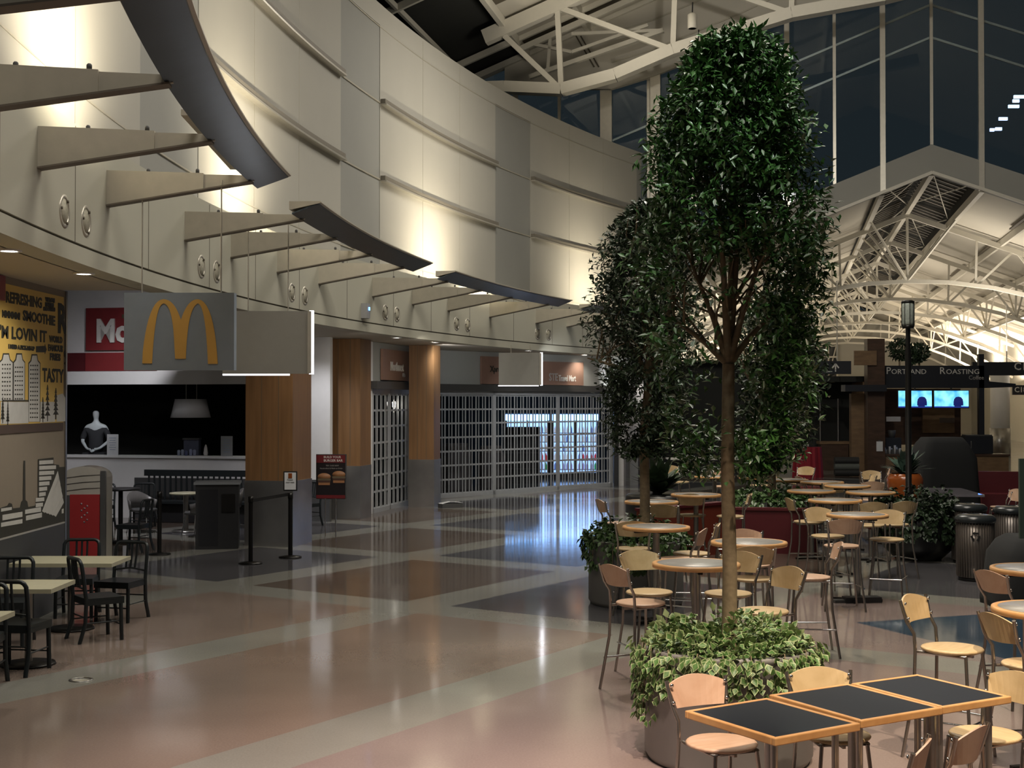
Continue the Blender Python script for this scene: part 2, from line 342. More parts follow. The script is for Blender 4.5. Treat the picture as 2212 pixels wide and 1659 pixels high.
# brackets carrying the wing reflectors
bpx = [231, 400, 500, 600, 690, 806, 892, 969, 1059, 1159, 1226, 1290]
bph = [phi_at(x) for x in bpx]; st = bph[0]-phi_at(82); bph = [bph[0]-st*k for k in (3, 2, 1)]+bph
def basis(phi):                                            # x inward, y along the wall, z up, origin on the fascia
    return Matrix(((math.cos(phi), math.sin(phi), 0, P(phi,0,0).x), (-math.sin(phi), math.cos(phi), 0, P(phi,0,0).y), (0,0,1,0), (0,0,0,1)))
ROT = Matrix(((1,0,0,0),(0,0,-1,0),(0,1,0,0),(0,0,0,1)))   # local x,y polygon -> x,z plane
names = ['leftmost bracket, half out of the frame'] + ['%s tapering bracket from the left along the curved fascia' % ORD[i] for i in range(1, 15)]
for i, a in enumerate(bph):
    M = basis(a) 
    t = thing('canopy_bracket', 'cream steel, '+names[i], 'bracket', (0,0,0), 0, 'fin brackets along the curved fascia')
    MB().prism([(0.0,4.50),(1.0,4.665),(1.0,4.83),(0.0,4.86)], -.045, .045, M @ ROT).build('box_arm', M_brack, t)
    MB().prism([(1.0,4.675),(1.52,4.755),(1.52,4.81),(1.0,4.82)], -.02, .02, M @ ROT).build('tip_plate', M_brack, t)
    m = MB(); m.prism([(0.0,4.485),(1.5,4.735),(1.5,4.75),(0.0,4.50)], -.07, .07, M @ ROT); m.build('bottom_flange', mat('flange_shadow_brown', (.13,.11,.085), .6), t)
    for x in (.42, .93): MB().lathe([(.02,0),(.02,.03),(.012,.04)], 8, (x, 0, 4.84), M=M).build('bolt', M_darkgrey, t)
wr_ = [(bph[0]-.02, bph[3]+.010, 'nearest curved wing reflector, running out of the top left of the picture'), (bph[4]-.012, bph[7]+.016, 'second curved wing reflector, above the vertical lamp tube'),
       (bph[8]-.012, bph[11]+.016, 'third wing reflector with a blue sheen, over the store gates'), (bph[12]-.012, bph[14]+.05, 'farthest wing reflector, partly behind the tree')]
for a, b, lab in wr_:
    t = thing('wing_reflector', 'dark metal '+lab, 'reflector', (0,0,0), 0, 'curved wing reflectors on the brackets')
    m = MB(); ring(m, a, b, 24, [(-1.47, 4.745), (-1.80, 4.865), (-1.81, 4.885), (-1.47, 4.765)]); m.build('underside_panel', M_wing, t)
    m = MB(); ring(m, a-.0005, b+.0005, 24, [(-1.44, 4.80), (-1.44, 4.90), (-1.83, 4.90), (-1.83, 4.885), (-1.80, 4.872), (-1.47, 4.80)]); m.build('top_shell', M_brack, t)
# cove floodlights behind the wings: lamp housings with real lamps
for k, (gx_, pw, dd) in enumerate(((115, 120, 1.45), (500, 110, 1.6), (925, 130, 2.0), (1260, 150, 2.2))):
    ua = phi_at(gx_, UC, UR); wp_ = P(ua, 0, 6.2, UC, UR); lp = P(ua, -dd, 5.05, UC, UR); M = Matrix(((math.cos(ua), math.sin(ua), 0, lp.x), (-math.sin(ua), math.cos(ua), 0, lp.y), (0,0,1,lp.z), (0,0,0,1))); t = thing('cove_floodlight', 'long shallow floodlight on top of a wing reflector, %s from the left' % ORD[k], 'floodlight', (0,0,0), 0, 'cove floodlights')
    c = P(a, -.35 if k else -.5, 5.02)
    MB().box((0, 0, -.06), (.20, .9, .07), M=M).build('housing', M_brack, t)
    MB().box((0, 0, -.155), (.06, 2.6, .05), M=M).build('foot', M_brack, t)
    lamp('cove_lamp', 'AREA', lp, pw, (1, .88, .67), P(ua, 0, 6.5, UC, UR), 1.1, .25, spread=120, parent=t)
# round speaker grilles in pairs on the fascia
disc = [(137,184),(434,467),(630,658),(832,857),(986,1010),(1161,1185)]
for i, pr in enumerate(disc):
    for j, x in enumerate(pr):
        M = basis(phi_at(x)) @ Matrix.Translation((0, 0, 4.235)) @ Matrix.Rotation(PI/2, 4, 'Y')
        t = thing('round_speaker', 'round speaker grille set in the fascia, %s of the %s pair from the left' % (['left one','right one'][j], ORD[i]), 'speaker', (0,0,0), 0, 'round speakers in the fascia')
        MB().lathe([(.155,0),(.155,.008),(.125,.009),(.120,.001)], 24, M=M, caps=False).build('rim', M_trim, t)
        MB().lathe([(.122,.0),(.122,.002),(.0001,.003)], 24, M=M).build('grille', mat('grille_beige', (.38,.36,.28), .6, var=.3, scale=40), t)
        for q in (0, 1, 2): MB().lathe([(.014,.006),(.014,.02)], 8, (.12*math.cos(2.1*q+.4), .12*math.sin(2.1*q+.4), 0), M=M).build('mount_clip', M_groove, t)
M = basis(phi_at(783)); t = thing('wall_strobe', 'small grey alarm strobe box with a blue light on the fascia', 'alarm')
MB().box((.06, 0, 4.18), (.12, .17, .28), M=M).build('body', mat('strobe_grey', (.3,.3,.3)), t); MB().box((.125, .02, 4.22), (.02, .05, .06), M=M).build('light', mat('strobe_light', (.1,.3,1), emit=(.15,.4,1), estr=4), t)
# thin vertical joints of the fascia
m = MB()
for i in range(len(bph)-1):
    for q in (.5,):
        a = bph[i]+(bph[i+1]-bph[i])*q; ring(m, a, a+.0003, 1, [(-.003, 3.99), (-.003, 5.1), (.01, 5.1), (.01, 3.99)])
struct(m.build('trim_6', M_groove))
# ---- soffits
s = MB(); fA = [P(a, .28, 3.80) for a in arc(pN, math.asin((15.9-14)/44.3), 14)]
n = len(fA); s.add([tuple(p) for p in fA]+[(-12, p.y, 3.80) for p in fA]+[(p.x, p.y, 3.86) for p in fA]+[(-12, p.y, 3.86) for p in fA],
      [(i, i+1, n+i+1, n+i) for i in range(n-1)]+[(2*n+i, 3*n+i, 3*n+i+1, 2*n+i+1) for i in range(n-1)]+[(n-1, 3*n-1, 4*n-1, 2*n-1)])
struct(s.build('ceiling_2', M_soffit))
for a_, o_ in ((600, 2.6), (745, 4.2), (900, 6.2)): s = MB(); ring(s, phi_at(a_), pE, 40, [(.28, 3.80), (.28, 3.86), (o_, 3.86), (o_, 3.80)]); struct(s.build('ceiling_3', M_soffit)).location.z = .002*o_
s = MB(); ring(s, math.asin((15.7-14)/44.3), phi_at(520), 16, [(.2, 4.9), (.2, 4.96), (8.5, 4.96), (8.5, 4.9)]); struct(s.build('ceiling_4', M_white))
struct(MB().bbox((-12, 15.86, 3.86), (-4.42, 15.9, 4.95)).build('wall_bulkhead', M_white))
for i, (x, y) in enumerate(((180, 590), (18, 540), (857, 729), (1263, 767), (1142, 757), (940, 739))):
    h = 3.80; Y = FPX*(h-EYE)/(HY-y); X = (x-CX)/FPX*Y
    t = thing('downlight', 'round recessed downlight in the soffit, %s' % ['right one of two at far left', 'cut by the left edge of the picture', 'above the left store gate', 'right of the far hanging panel', 'just behind the far hanging panel', 'over the second wooden pillar'][i], 'downlight', (X, Y, h), 0, 'recessed soffit downlights')
    MB().lathe([(.11,0),(.11,-.012),(.075,-.012),(.075,.0)], 20, caps=False).build('trim_ring', M_white, t); MB().lathe([(.075,-.006),(.0001,-.006)], 20).build('lens', M_down, t)
    lamp('down_lamp', 'SPOT', (X, Y, h-.05), [80, 80, 40, 45, 30, 35][i], (1, .95, .85), (X-(.6 if i < 2 else 0), Y, 0), .05, spot=140, blend=.9)
# ---- left partition with the wall graphic
XW = -5.40
struct(MB().bbox((XW-.12, 8, 1.02), (XW, 16.0, 3.8)).build('wall_partition', M_taupe))
struct(MB().bbox((XW-.13, 8, 0), (XW+.01, 16.0, 1.0)).build('baseboard_left', mat('charcoal_wainscot', (.045,.046,.046), .5)))
struct(MB().bbox((XW-.12, 8, 1.0), (XW+.012, 16.0, 1.02)).build('trim_7', M_trim)); struct(MB().bbox((XW-.14, 15.98, 0), (XW+.015, 16.03, 3.8)).build('trim_8', M_steel))
# a board point: distance Y along the partition, height z
def wp(px, py):
    Y = XW*FPX/(px-CX); return (Y, EYE+(HY-py)/FPX*Y)
t = thing('wall_graphic', 'yellow word and skyline wall graphic on the left partition', 'wall graphic')
MB().bbox((XW, 8.2, 2.215), (XW+.006, 15.92, 3.72)).build('yellow_board', M_poster, t)
MB().bbox((XW, 8.2, 2.12), (XW+.010, 15.92, 2.215)).build('brown_rail', mat('brown_rail', (.07,.045,.035)), t)
def flat(mb, poly, d=.009):                                # polygon of pixels laid on the partition
    pts = [wp(*q) for q in poly]; n = len(pts)
    mb.add([(XW+.004, a, b) for a, b in pts]+[(XW+d, a, b) for a, b in pts], [tuple(range(n)), tuple(range(2*n-1, n-1, -1))]+[(k, (k+1)%n, n+(k+1)%n, n+k) for k in range(n)])
def word(s, p0, p1, h, m=M_ink, bold=.006, par=t):         # text from pixel p0 to p1 on its baseline, cap height h in pixels
    a = wp(*p0); b = wp(*p1); z = wp(p0[0], p0[1]-h)[1]-a[1]
    o = textmesh(s, z/.70, Matrix.Identity(4), m, 'lettering', par, .002, bold=bold); xs = [v.co.x for v in o.data.vertices]; w = max(xs)-min(xs)
    F = frame((XW+.008, a[0], a[1]), (0, b[0]-a[0], b[1]-a[1])); L = math.hypot(b[0]-a[0], b[1]-a[1])
    o.data.transform(F @ Matrix.Diagonal((L/w, 1, 1, 1)) @ Matrix.Translation((-min(xs), 0, 0)))
word('REFRESHING', (10, 652), (88, 665), 23); word('SMOOTHIE', (47, 691), (117, 703), 21); word('MMMMM!', (2, 684), (41, 690), 14)
word("I'M LOVIN IT", (-8, 728), (99, 739), 26); word('WORLD', (104, 738), (133, 741), 13); word('FAMOUS', (102, 757), (134, 760), 13); word('FRIES', (106, 777), (129, 779), 14)
word('TASTY', (90, 824), (136, 826), 29); word('R', (123, 716), (143, 718), 60, bold=.02); word('I NEED A PICK-ME-UP', (16, 752), (73, 757), 8)
word('WE LOVE', (95, 650), (116, 653), 8); word('MAKING', (95, 661), (114, 663), 8); word('SMOOTHIES', (91, 670), (117, 672), 7)
m = MB(); flat(m, [(76, 748), (95, 747), (95, 743), (99, 755), (95, 765), (95, 761), (76, 761)])
flat(m, [(136, 760), (141, 757), (141, 774), (137, 770)]); flat(m, [(137, 785), (141, 780), (141, 790)]); m.build('black_shapes', M_ink, t)
m = MB(); mk = MB()
def tower(x0, x1, yt, yb, cut=8):
    flat(m, [(x0, yb), (x1, yb), (x1, yt+18), (x1-cut*.7, yt+12), (x1-cut, yt), (x0+cut, yt), (x0+cut*.7, yt+12), (x0, yt+18)], .010)
    flat(mk, [(x0-1.5, yb), (x1+1.5, yb), (x1+1.5, yt+16), (x1-cut*.7+1.5, yt+10), (x1-cut+1.5, yt-3), (x0+cut-1.5, yt-3), (x0+cut*.7-1.5, yt+10), (x0-1.5, yt+16)], .008)
tower(-3, 25, 766, 866, 9); tower(28, 51, 766, 866, 7); tower(61, 84, 768, 911, 7)
flat(m, [(0, 868), (60, 868), (60, 914), (0, 916)], .0095); flat(m, [(86, 868), (116, 868), (118, 911), (86, 913)], .0095); flat(m, [(121, 854), (134, 850), (141, 862), (141, 910), (121, 911)], .0095)
m.build('pale_towers', M_pgrey, t); mk.build('tower_outlines', M_ink, t)
m = MB()
for (x0, x1, y0, y1, nx, ny) in ((2, 23, 786, 860, 4, 9), (30, 49, 792, 860, 4, 8), (63, 82, 788, 900, 4, 13)):
    for i in range(nx):
        for j in range(ny):
            x = x0+(x1-x0)*i/nx; y = y0+(y1-y0)*j/(ny-1); flat(m, [(x, y), (x+2.6, y), (x+2.6, y+3), (x, y+3)], .012)
m.build('windows', M_ink, t)
for x, yt, yb, hw in ((4, 858, 910, 5), (15, 868, 914, 4), (91, 860, 908, 5), (101, 833, 906, 7), (119, 840, 902, 7)):
    m = MB()
    for j in range(6):
        y = yt+(yb-yt-6)*j/6; flat(m, [(x-hw*(.25+.75*j/6), y+9), (x+hw*(.25+.75*j/6), y+9), (x, y-2)], .012)
    flat(m, [(x-.7, yb-8), (x+.7, yb-8), (x+.7, yb+4), (x-.7, yb+4)], .012); m.build('fir_silhouette', M_ink, t)
m = MB()
flat(m, [(4, 864), (60, 864), (60, 867), (4, 867)], .011)
m.build('window_grid_line', M_ink, t)
t2 = thing('skyline_decal', 'black and grey street name skyline decal below the yellow graphic', 'wall graphic'); t = t2
m = MB(); flat(m, [(-2, 1165), (-2, 1098), (16, 1092), (20, 1086), (26, 1088), (28, 1098), (44, 1096), (46, 1084), (50, 1080), (51, 995), (54, 995), (55, 1080), (59, 1083), (61, 1095), (76, 1092), (78, 1086), (82, 1078), (82, 992), (115, 988), (116, 1003), (127, 1004), (128, 1009), (140, 1008), (140, 1125)], .007); m.build('black_ground', M_ink, t)
m = MB()
for j in range(9):
    x1 = [114, 120, 116, 110, 106, 101, 98, 95, 92][j]; y = 995+j*11.5; flat(m, [(84 if j < 7 else 77, y), (x1, y-1.5), (x1, y+6.5), (84 if j < 7 else 77, y+8.5)], .010)
flat(m, [(2, 1098), (25, 1095), (25, 1101), (2, 1105)], .010); flat(m, [(5, 1112), (48, 1105), (48, 1116), (5, 1124)], .010); flat(m, [(2, 1129), (48, 1121), (48, 1130), (2, 1138)], .010)
flat(m, [(54, 1101), (88, 1095), (88, 1105), (54, 1110)], .010); flat(m, [(56, 1114), (90, 1107), (90, 1117), (56, 1124)], .010)
for j in range(5): flat(m, [(91+j*6, 1104+j*2), (96+j*6, 1108+j*2), (127+j*2.6, 1033+j*13), (124+j*2.6, 1018+j*14)], .0105)
flat(m, [(133, 1100), (137, 1098), (137, 1108), (133, 1109)], .010)
m.build('grey_blocks', M_pgrey, t)
word('SUNDERLAND', (6, 1121), (47, 1114), 7, M_ink, 0, t); word('HOLLYWOOD', (57, 1121), (89, 1115), 6, M_ink, 0, t); word('NORTHWEST', (4, 1135), (46, 1128), 5, M_ink, 0, t)
for j, s_ in enumerate(('MOUNT HOOD', 'ROSE CITY PARK', 'SUNNYSIDE', 'BURNSIDE', 'BOISE')): word(s_, (85, 1002.5+j*11.5), ([113, 119, 115, 109, 105][j], 1001+j*11.5), 4.5, M_ink, 0, t)
tag(MB().box((XW+.02, 13.93, 3.66), (.03, .16, .26)).build('red_corner_sign', M_redsign), 'dark red sign corner at the top of the yellow wall graphic', 'sign')
# ---- shop window wall behind
wa, wb = Vector((-9.9, 28.6, 0)), Vector((-3.75, 27.3, 0)); wd = (wb-wa).normalized(); wn = Vector((-wd.y, wd.x, 0))
def onw(px):                                               # run along the shop wall at a pixel column
    k = (px-CX)/FPX; return (wa.x-k*wa.y)/(k*wd.y-wd.x)
def wall_piece(mb, s0, s1, z0, z1, d0=0., d1=.15):
    A = wa+wd*s0; B = wa+wd*s1; vs = [A+wn*d0, B+wn*d0, B+wn*d1, A+wn*d1]; mb.add([(v.x, v.y, z0) for v in vs]+[(v.x, v.y, z1) for v in vs], [(0,3,2,1),(4,5,6,7),(0,1,5,4),(1,2,6,5),(2,3,7,6),(3,0,4,7)]); return mb
L = (wb-wa).length; sO = onw(590)
m = MB(); wall_piece(m, -2, L, 3.1, 4.9); wall_piece(m, sO, L, .86, 3.1); wall_piece(m, -2, sO, .0, 1.28); struct(m.build('wall_shop', M_white))
m = MB(); wall_piece(m, -2, sO+.05, 2.84, 3.12, -.10, .2); struct(m.build('trim_9', M_white))
m = MB(); wall_piece(m, -2, sO, 1.28, 1.33, -.05, .3); struct(m.build('trim_10', M_white)); m = MB(); wall_piece(m, onw(292), L, 0, .86, -.02, .1); struct(m.build('baseboard_shop', M_darkgrey))
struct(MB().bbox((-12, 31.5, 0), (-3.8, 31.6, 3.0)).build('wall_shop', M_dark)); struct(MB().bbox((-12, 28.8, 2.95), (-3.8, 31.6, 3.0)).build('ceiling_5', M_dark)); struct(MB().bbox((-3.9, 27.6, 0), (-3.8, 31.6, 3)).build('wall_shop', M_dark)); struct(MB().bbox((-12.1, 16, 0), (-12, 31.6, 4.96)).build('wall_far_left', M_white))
# red signs on that wall
def onwall(px, py, d=-.03): s_ = onw(px); p = wa+wd*s_+wn*d; return Vector((p.x, p.y, EYE+(HY-py)/FPX*p.y))
s0, s1 = onw(190), onw(330); z0 = onwall(190, 757).z; z1 = onwall(190, 666).z
t = thing('red_wall_sign', 'red sign board with big white letters, mostly behind the hanging arch sign', 'sign'); m = MB(); wall_piece(m, s0, s1, z0, z1, -.10, -.003); m.build('board', M_redsign, t)
p = onwall(213, 738, -.11); textmesh("McDonald's", .68, frame((p.x, p.y, p.z), wd), M_letter, 'lettering', t, .03, bold=.022, xs=.86)
for a, b, c, nm in ((130, 187, M_maroon, 'dark maroon panel, left half of the band below the red sign'), (187, 340, M_redsign, 'red panel, right half of the band below the red sign')):
    m = MB(); wall_piece(m, onw(a), onw(b)-.01, 3.13, 3.52, -.06, -.003); tag(m.build('fascia_panel', c), nm, 'panel')
# ---- columns
def column(px0, px1, ybase, w_, rz, lab, zc=1.12):
    Y = FPX*EYE/(ybase-HY); X = ((px0+px1)/2-CX)/FPX*(Y+w_/2)
    t = thing('pillar', lab, 'pillar', (X, Y+w_/2, 0), rz, 'wood and steel storefront pillars')
    MB().bbox((-w_/2, -w_/2, zc), (w_/2, w_/2, 3.80)).build('wood_cladding', M_colwood, t)
    MB().bbox((-w_/2-.012, -w_/2-.012, 0.0), (w_/2+.012, w_/2+.012, zc)).build('steel_cladding', M_colsteel, t)
    m = MB()
    for q in (-.16, .20): m.box((w_*q, -w_/2-.001, (zc+3.8)/2), (.008, .006, 3.8-zc))
    m.build('panel_joint', M_groove, t); return X, Y
column(533, 672, 1180, .86, -.22, 'thick wood veneer pillar with steel base in front of the shop window')
column(708, 800, 1121, .74, -.20, 'middle wood veneer pillar, left of the narrow gate')
column(885, 950, 1096, .60, -.20, 'slimmest wood veneer pillar, between the two gates')
# ---- storefront: walls above gates, headers, gates
def wseg(name, a, b, z0, z1, th, m, st=True, parent=None, **k):
    a = Vector((a[0], a[1], 0)); b = Vector((b[0], b[1], 0)); d = (b-a); Lg = d.length; d.normalize(); nn = Vector((-d.y, d.x, 0)); c = (a+b)/2+nn*th/2
    o = MB().box((c.x, c.y, (z0+z1)/2), (Lg, th, z1-z0), math.atan2(d.y, d.x)).build(name, m, parent)
    return struct(o) if st else o
G1a, G1b, G2a, G2b = (-3.08, 29.3), (-2.45, 31.9), (-1.95, 33.9), (2.98, 38.9)
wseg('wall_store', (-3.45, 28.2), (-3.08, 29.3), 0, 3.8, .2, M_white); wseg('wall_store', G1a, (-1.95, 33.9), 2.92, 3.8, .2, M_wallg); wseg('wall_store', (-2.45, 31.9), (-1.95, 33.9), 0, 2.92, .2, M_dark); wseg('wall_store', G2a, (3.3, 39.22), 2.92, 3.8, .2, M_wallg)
def gate(a, b, lab, posts, n, H=2.76):
    a = Vector((a[0], a[1], 0)); b = Vector((b[0], b[1], 0)); d = b-a; Lg = d.length; rz = math.atan2(d.y, d.x)
    t = thing('security_gate', lab, 'gate', a, rz, None)
    g = MB()
    for i in range(n+1):
        x = Lg*i/n; g.box((x, .03+(.02 if i % 2 else 0), H/2), (.022 if i % 3 else .035, .02, H-.06))
    for j in range(8): g.box((Lg/2, .045, .10+j*(H-.22)/7.), (Lg, .018, .045))
    g.build('grille', M_gate, t)
    for q in posts: MB().box((Lg*q, .03, H/2), (.09, .06, H)).build('post', M_gate, t)
    MB().box((Lg/2, .03, .05), (Lg, .06, .10)).build('bottom_rail', M_gate, t); MB().box((Lg/2, .03, H-.05), (Lg, .06, .10)).build('top_rail', M_gate, t)
    MB().box((Lg/2, -.02, H+.085), (Lg+.25, .26, .17)).build('header', M_hdr, t)
gate(G1a, G1b, 'narrow closed roll gate between two wooden pillars', (0.01, .45, .99), 18); gate(G2a, G2b, 'wide closed folding security gate in front of the glowing drink coolers', (.01, .30, .66, .985), 58)
tag(MB().box((3.06, 38.95, 1.45), (.14, .14, 2.9)).build('gate_post', M_black), 'black square post at the right end of the wide gate', 'post')
wseg('wall_store', (3.15, 39.05), (3.33, 39.2), 0, 2.92, .2, M_white)
# dark store interior
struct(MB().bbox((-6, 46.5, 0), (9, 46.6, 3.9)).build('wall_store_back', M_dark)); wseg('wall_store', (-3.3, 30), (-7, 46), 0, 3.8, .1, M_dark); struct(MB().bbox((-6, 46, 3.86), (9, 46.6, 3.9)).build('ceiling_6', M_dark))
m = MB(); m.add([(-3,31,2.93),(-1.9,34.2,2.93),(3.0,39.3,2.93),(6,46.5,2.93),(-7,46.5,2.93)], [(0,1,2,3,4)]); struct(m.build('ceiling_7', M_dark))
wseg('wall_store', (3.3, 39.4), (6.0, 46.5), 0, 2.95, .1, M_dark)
# brown store signs
def ssign(pa, pb, yt, yb, a, b, lab, txt, th=.06):
    a = Vector((a[0], a[1], 0)); b = Vector((b[0], b[1], 0)); d = (b-a).normalized(); nn = Vector((d.y, -d.x, 0))
    def run(px): k = (px-CX)/FPX; return (a.x-k*a.y)/(k*d.y-d.x)
    s0, s1 = run(pa), run(pb); c = a+d*(s0+s1)/2+nn*(th/2+.02); Yc = c.y; z1 = EYE+(HY-yt)/FPX*Yc; z0 = EYE+(HY-yb)/FPX*Yc
    t = thing('store_sign', lab, 'sign', (0,0,0)); MB().box((c.x, c.y, (z0+z1)/2), (s1-s0, th, z1-z0), math.atan2(d.y, d.x)).build('board', M_brownsign, t)
    for (s_, px, py, hp, m_, xs) in txt:
        p = a+d*run(px)+nn*(th+.025); z = EYE+(HY-py)/FPX*p.y
        textmesh(s_, hp/FPX*p.y/.7, frame((p.x, p.y, z), d), m_, 'lettering', t, .01, bold=.004, xs=xs)
ssign(820, 882, 757, 822, G1a, (-1.95, 33.9), 'brown store sign above the narrow gate', [('Northwest', 836, 800, 19, M_letter, .72), ('Gifts', 862, 814, 8, M_letterd, .8)])
ssign(1036, 1130, 771, 830, G2a, G2b, 'plain brown sign with dark script, left of the far hanging panel', [('Xpress', 1054, 803, 13, M_ink, .8)])
ssign(1168, 1256, 782, 832, G2a, G2b, 'lit brown travel mart sign, right of the lamp tube', [('STE', 1181, 822, 16, M_letterd, .8), ('Travel Mart', 1202, 823, 13, M_letter, .62)])
lamp('sign_lamp', 'SPOT', (1.85, 36.6, 3.2), 25, (1, .85, .7), (2.0, 37.9, 3.15), .03, spot=70, blend=.8)
lamp('sign_lamp', 'SPOT', (3.0, 37.9, 2.9), 60, (.95, 1, 1), (3.05, 39.2, 3.4), .03, spot=90, blend=.8)
# ---- hanging signs
def panel_sign(name, lab, X0, X1, Y, z0, z1, th, m, tube=False, wires=(), strip=None, rz=0):
    t = thing(name, lab, 'sign', ((X0+X1)/2, Y, 0), rz); hw = (X1-X0)/2
    MB().bbox((-hw, -th/2, z0), (hw, th/2, z1)).build('panel', m, t)
    if tube:
        MB().tube([(hw+.03, 0, z0-.005), (hw+.03, 0, z1+.005)], .028, 12).build('lamp_tube', M_tube_e, t)
        MB().box((hw+.01, 0, (z0+z1)/2), (.05, .09, z1-z0)).build('lamp_holder', M_trim, t)
    if strip:
        MB().box(((strip[0]+strip[1])/2, 0, z0-.012), (strip[1]-strip[0], .05, .022)).build('light_strip', mat('strip_light', (1,1,1), var=0, emit=(.95,.96,1), estr=1.4), t)
    m_ = MB()
    for x, zt in wires: m_.tube([(x, 0, z1), (x, 0, zt)], .008, 6)
    if wires: m_.build('hanging_wire', M_trim, t)
    return t
tb = panel_sign('hanging_sign', 'blue grey hanging sign with a yellow double arch letter', -4.0, -2.865, 13.7, 2.785, 3.585, .12, M_bluep, wires=((-.40, 4.6), (.42, 4.76)))
# the double arch
def arch(px_pts_out, px_pts_in):
    return [( (x-CX)/FPX*13.63+3.4325, EYE+(HY-y)/FPX*13.63) for x, y in px_pts_out+px_pts_in]
def q(a, b, c, n=10, s0=0):                                # quadratic curve
    return [((1-t)**2*a[0]+2*t*(1-t)*b[0]+t*t*c[0], (1-t)**2*a[1]+2*t*(1-t)*b[1]+t*t*c[1]) for t in [i/n for i in range(s0, n+1)]]
lo = [(307,785)] + q((308,760),(320,648),(352,646)) + q((352,646),(376,646),(390,691)) + q((391,688),(405,646),(427,646)) + q((427,646),(462,650),(470,786)) 
li = [(449,786)] + q((448,765),(442,655),(426,655)) + q((425,656),(404,668),(401,775)) + [(378,775)] + q((376,740),(372,656),(352,655)) + q((351,656),(334,660),(328,785))
poly = [((x-CX)/FPX*13.63+3.4325, EYE+(HY-y)/FPX*13.63) for x, y in lo+li]
cu = bpy.data.curves.new('c', 'CURVE'); cu.dimensions = '2D'; cu.fill_mode = 'BOTH'; cu.extrude = .004; spn = cu.splines.new('POLY'); spn.points.add(len(poly)-1)
for i, p in enumerate(poly): spn.points[i].co = (p[0], p[1], 0, 1)
spn.use_cyclic_u = True; to = bpy.data.objects.new('c', cu); col.objects.link(to); me = bpy.data.meshes.new_from_object(to.evaluated_get(bpy.context.evaluated_depsgraph_get())); bpy.data.objects.remove(to)
me.transform(Matrix(((1,0,0,0),(0,0,-1,-.066),(0,1,0,0),(0,0,0,1)))); me.materials.clear(); me.materials.append(M_yel); o = bpy.data.objects.new('arch_letter', me); col.objects.link(o); o.parent = tb
ts = panel_sign('hanging_lamp_panel', 'grey hanging panel with a bright vertical lamp tube, behind the arch sign', -3.69, -2.59, 16.9, 2.82, 3.62, .06, M_greyp, True, ((-.23, 4.7), (.28, 4.76)), (-.55, .30))
panel_sign('hanging_lamp_panel', 'far grey hanging panel with a lamp tube on its right edge, over the wide gate', -.31, .66, 31.0, 2.86, 3.62, .06, M_greyp, True, ((-.2, 3.8), (.25, 3.8)), (-.5, .45))
# unseen spots added to brighten the shop seating, cabinet and lamp shade
lamp('shop_fill', 'SPOT', (-6.5, 24, 4.7), 420, (.98, .95, 1), (-6.9, 26.5, 1.0), .2, spot=120, blend=.8)
lamp('shop_fill', 'SPOT', (-5.0, 16.9, 3.75), 260, (1, .95, .9), (-6.6, 20.4, .8), .08, spot=50, blend=.8)
lamp('shop_fill', 'SPOT', (-6.4, 27.9, 3.6), 60, (.98, .95, 1), (-6.98, 28.8, 2.6), .08, spot=60, blend=.8)
for i, x_ in enumerate((840, 851)):
    p = at(x_, 880, 31.0); t = thing('display_light', 'small glowing white light behind the narrow gate, %s one' % ['left', 'right'][i], 'light', (p.x, p.y, 0), 0, 'display lights behind the narrow gate'); MB().lathe([(.01,p.z-.12),(.035,p.z+.02),(.04,p.z+.12),(.01,p.z+.17)], 12).build('bulb', M_hall, t); MB().tube([(0,0,p.z+.16),(0,0,2.93)], .008, 6).build('cord', M_black, t)
lamp('shop_fill', 'SPOT', (-3.9, 25.6, 3.7), 120, (.95, .95, 1), (-4.0, 27.3, 1.9), .1, spot=70, blend=.9)
lamp('shop_fill', 'SPOT', (-6.8, 22.5, 4.75), 70, (.98, .95, 1), (-7.2, 27.5, 3.6), .1, spot=80, blend=.9)
lamp('stores_fill', 'SPOT', (-1.6, 30.5, 3.7), 130, (.95, .97, 1), (-.2, 36.3, .9), .1, spot=110, blend=.9)  # spots without fixtures, added to brighten the gates and pillars
lamp('stores_fill', 'SPOT', (1.2, 33.3, 3.7), 150, (.95, .97, 1), (2.0, 38.3, 1.0), .1, spot=110, blend=.9)
lamp('stores_fill', 'SPOT', (-2.9, 25.2, 3.7), 60, (1, .93, .85), (-3.1, 28.4, 1.2), .1, spot=110, blend=.9)
lamp('stores_fill', 'SPOT', (-1.9, 27.6, 3.7), 70, (1, .93, .85), (-2.0, 31.4, 1.2), .1, spot=110, blend=.9)
lamp('stores_fill', 'SPOT', (-3.5, 19.8, 3.7), 80, (1, .93, .85), (-4.2, 22.6, 1.6), .1, spot=90, blend=.9)
# ================================================================== gable glass wall, roof and concourse
O3 = Vector((13.66, 43.0, 0)); AX = Vector((.2045, .979, 0)).normalized(); RX = Vector((AX.y, -AX.x, 0))
def C(s, t, z): return O3 + RX*s + AX*t + Vector((0, 0, z))
MC = Matrix(((RX.x, AX.x, 0, O3.x), (RX.y, AX.y, 0, O3.y), (0, 0, 1, 0), (0, 0, 0, 1)))   # local (s,t,z)
def pl(px, py, t=0.):                                       # where a pixel meets the cross plane at t
    k = (px-CX)/FPX; bx = O3.x+AX.x*t; by = O3.y+AX.y*t; s = (k*by-bx)/(RX.x-k*RX.y); p = C(s, t, 0); return s, EYE+(HY-py)/FPX*p.y
def cb(mb, s0, s1, t0, t1, z0, z1): return mb.box(((s0+s1)/2, (t0+t1)/2, (z0+z1)/2), (abs(s1-s0), abs(t1-t0), abs(z1-z0)), M=MC)
def cbar(mb, a, b, w_, h_=None): return mb.bar(C(*a), C(*b), w_, h_)
SL = .385; ZR = 9.89; ZB = 10.84                            # concourse ridge, top of the gable band
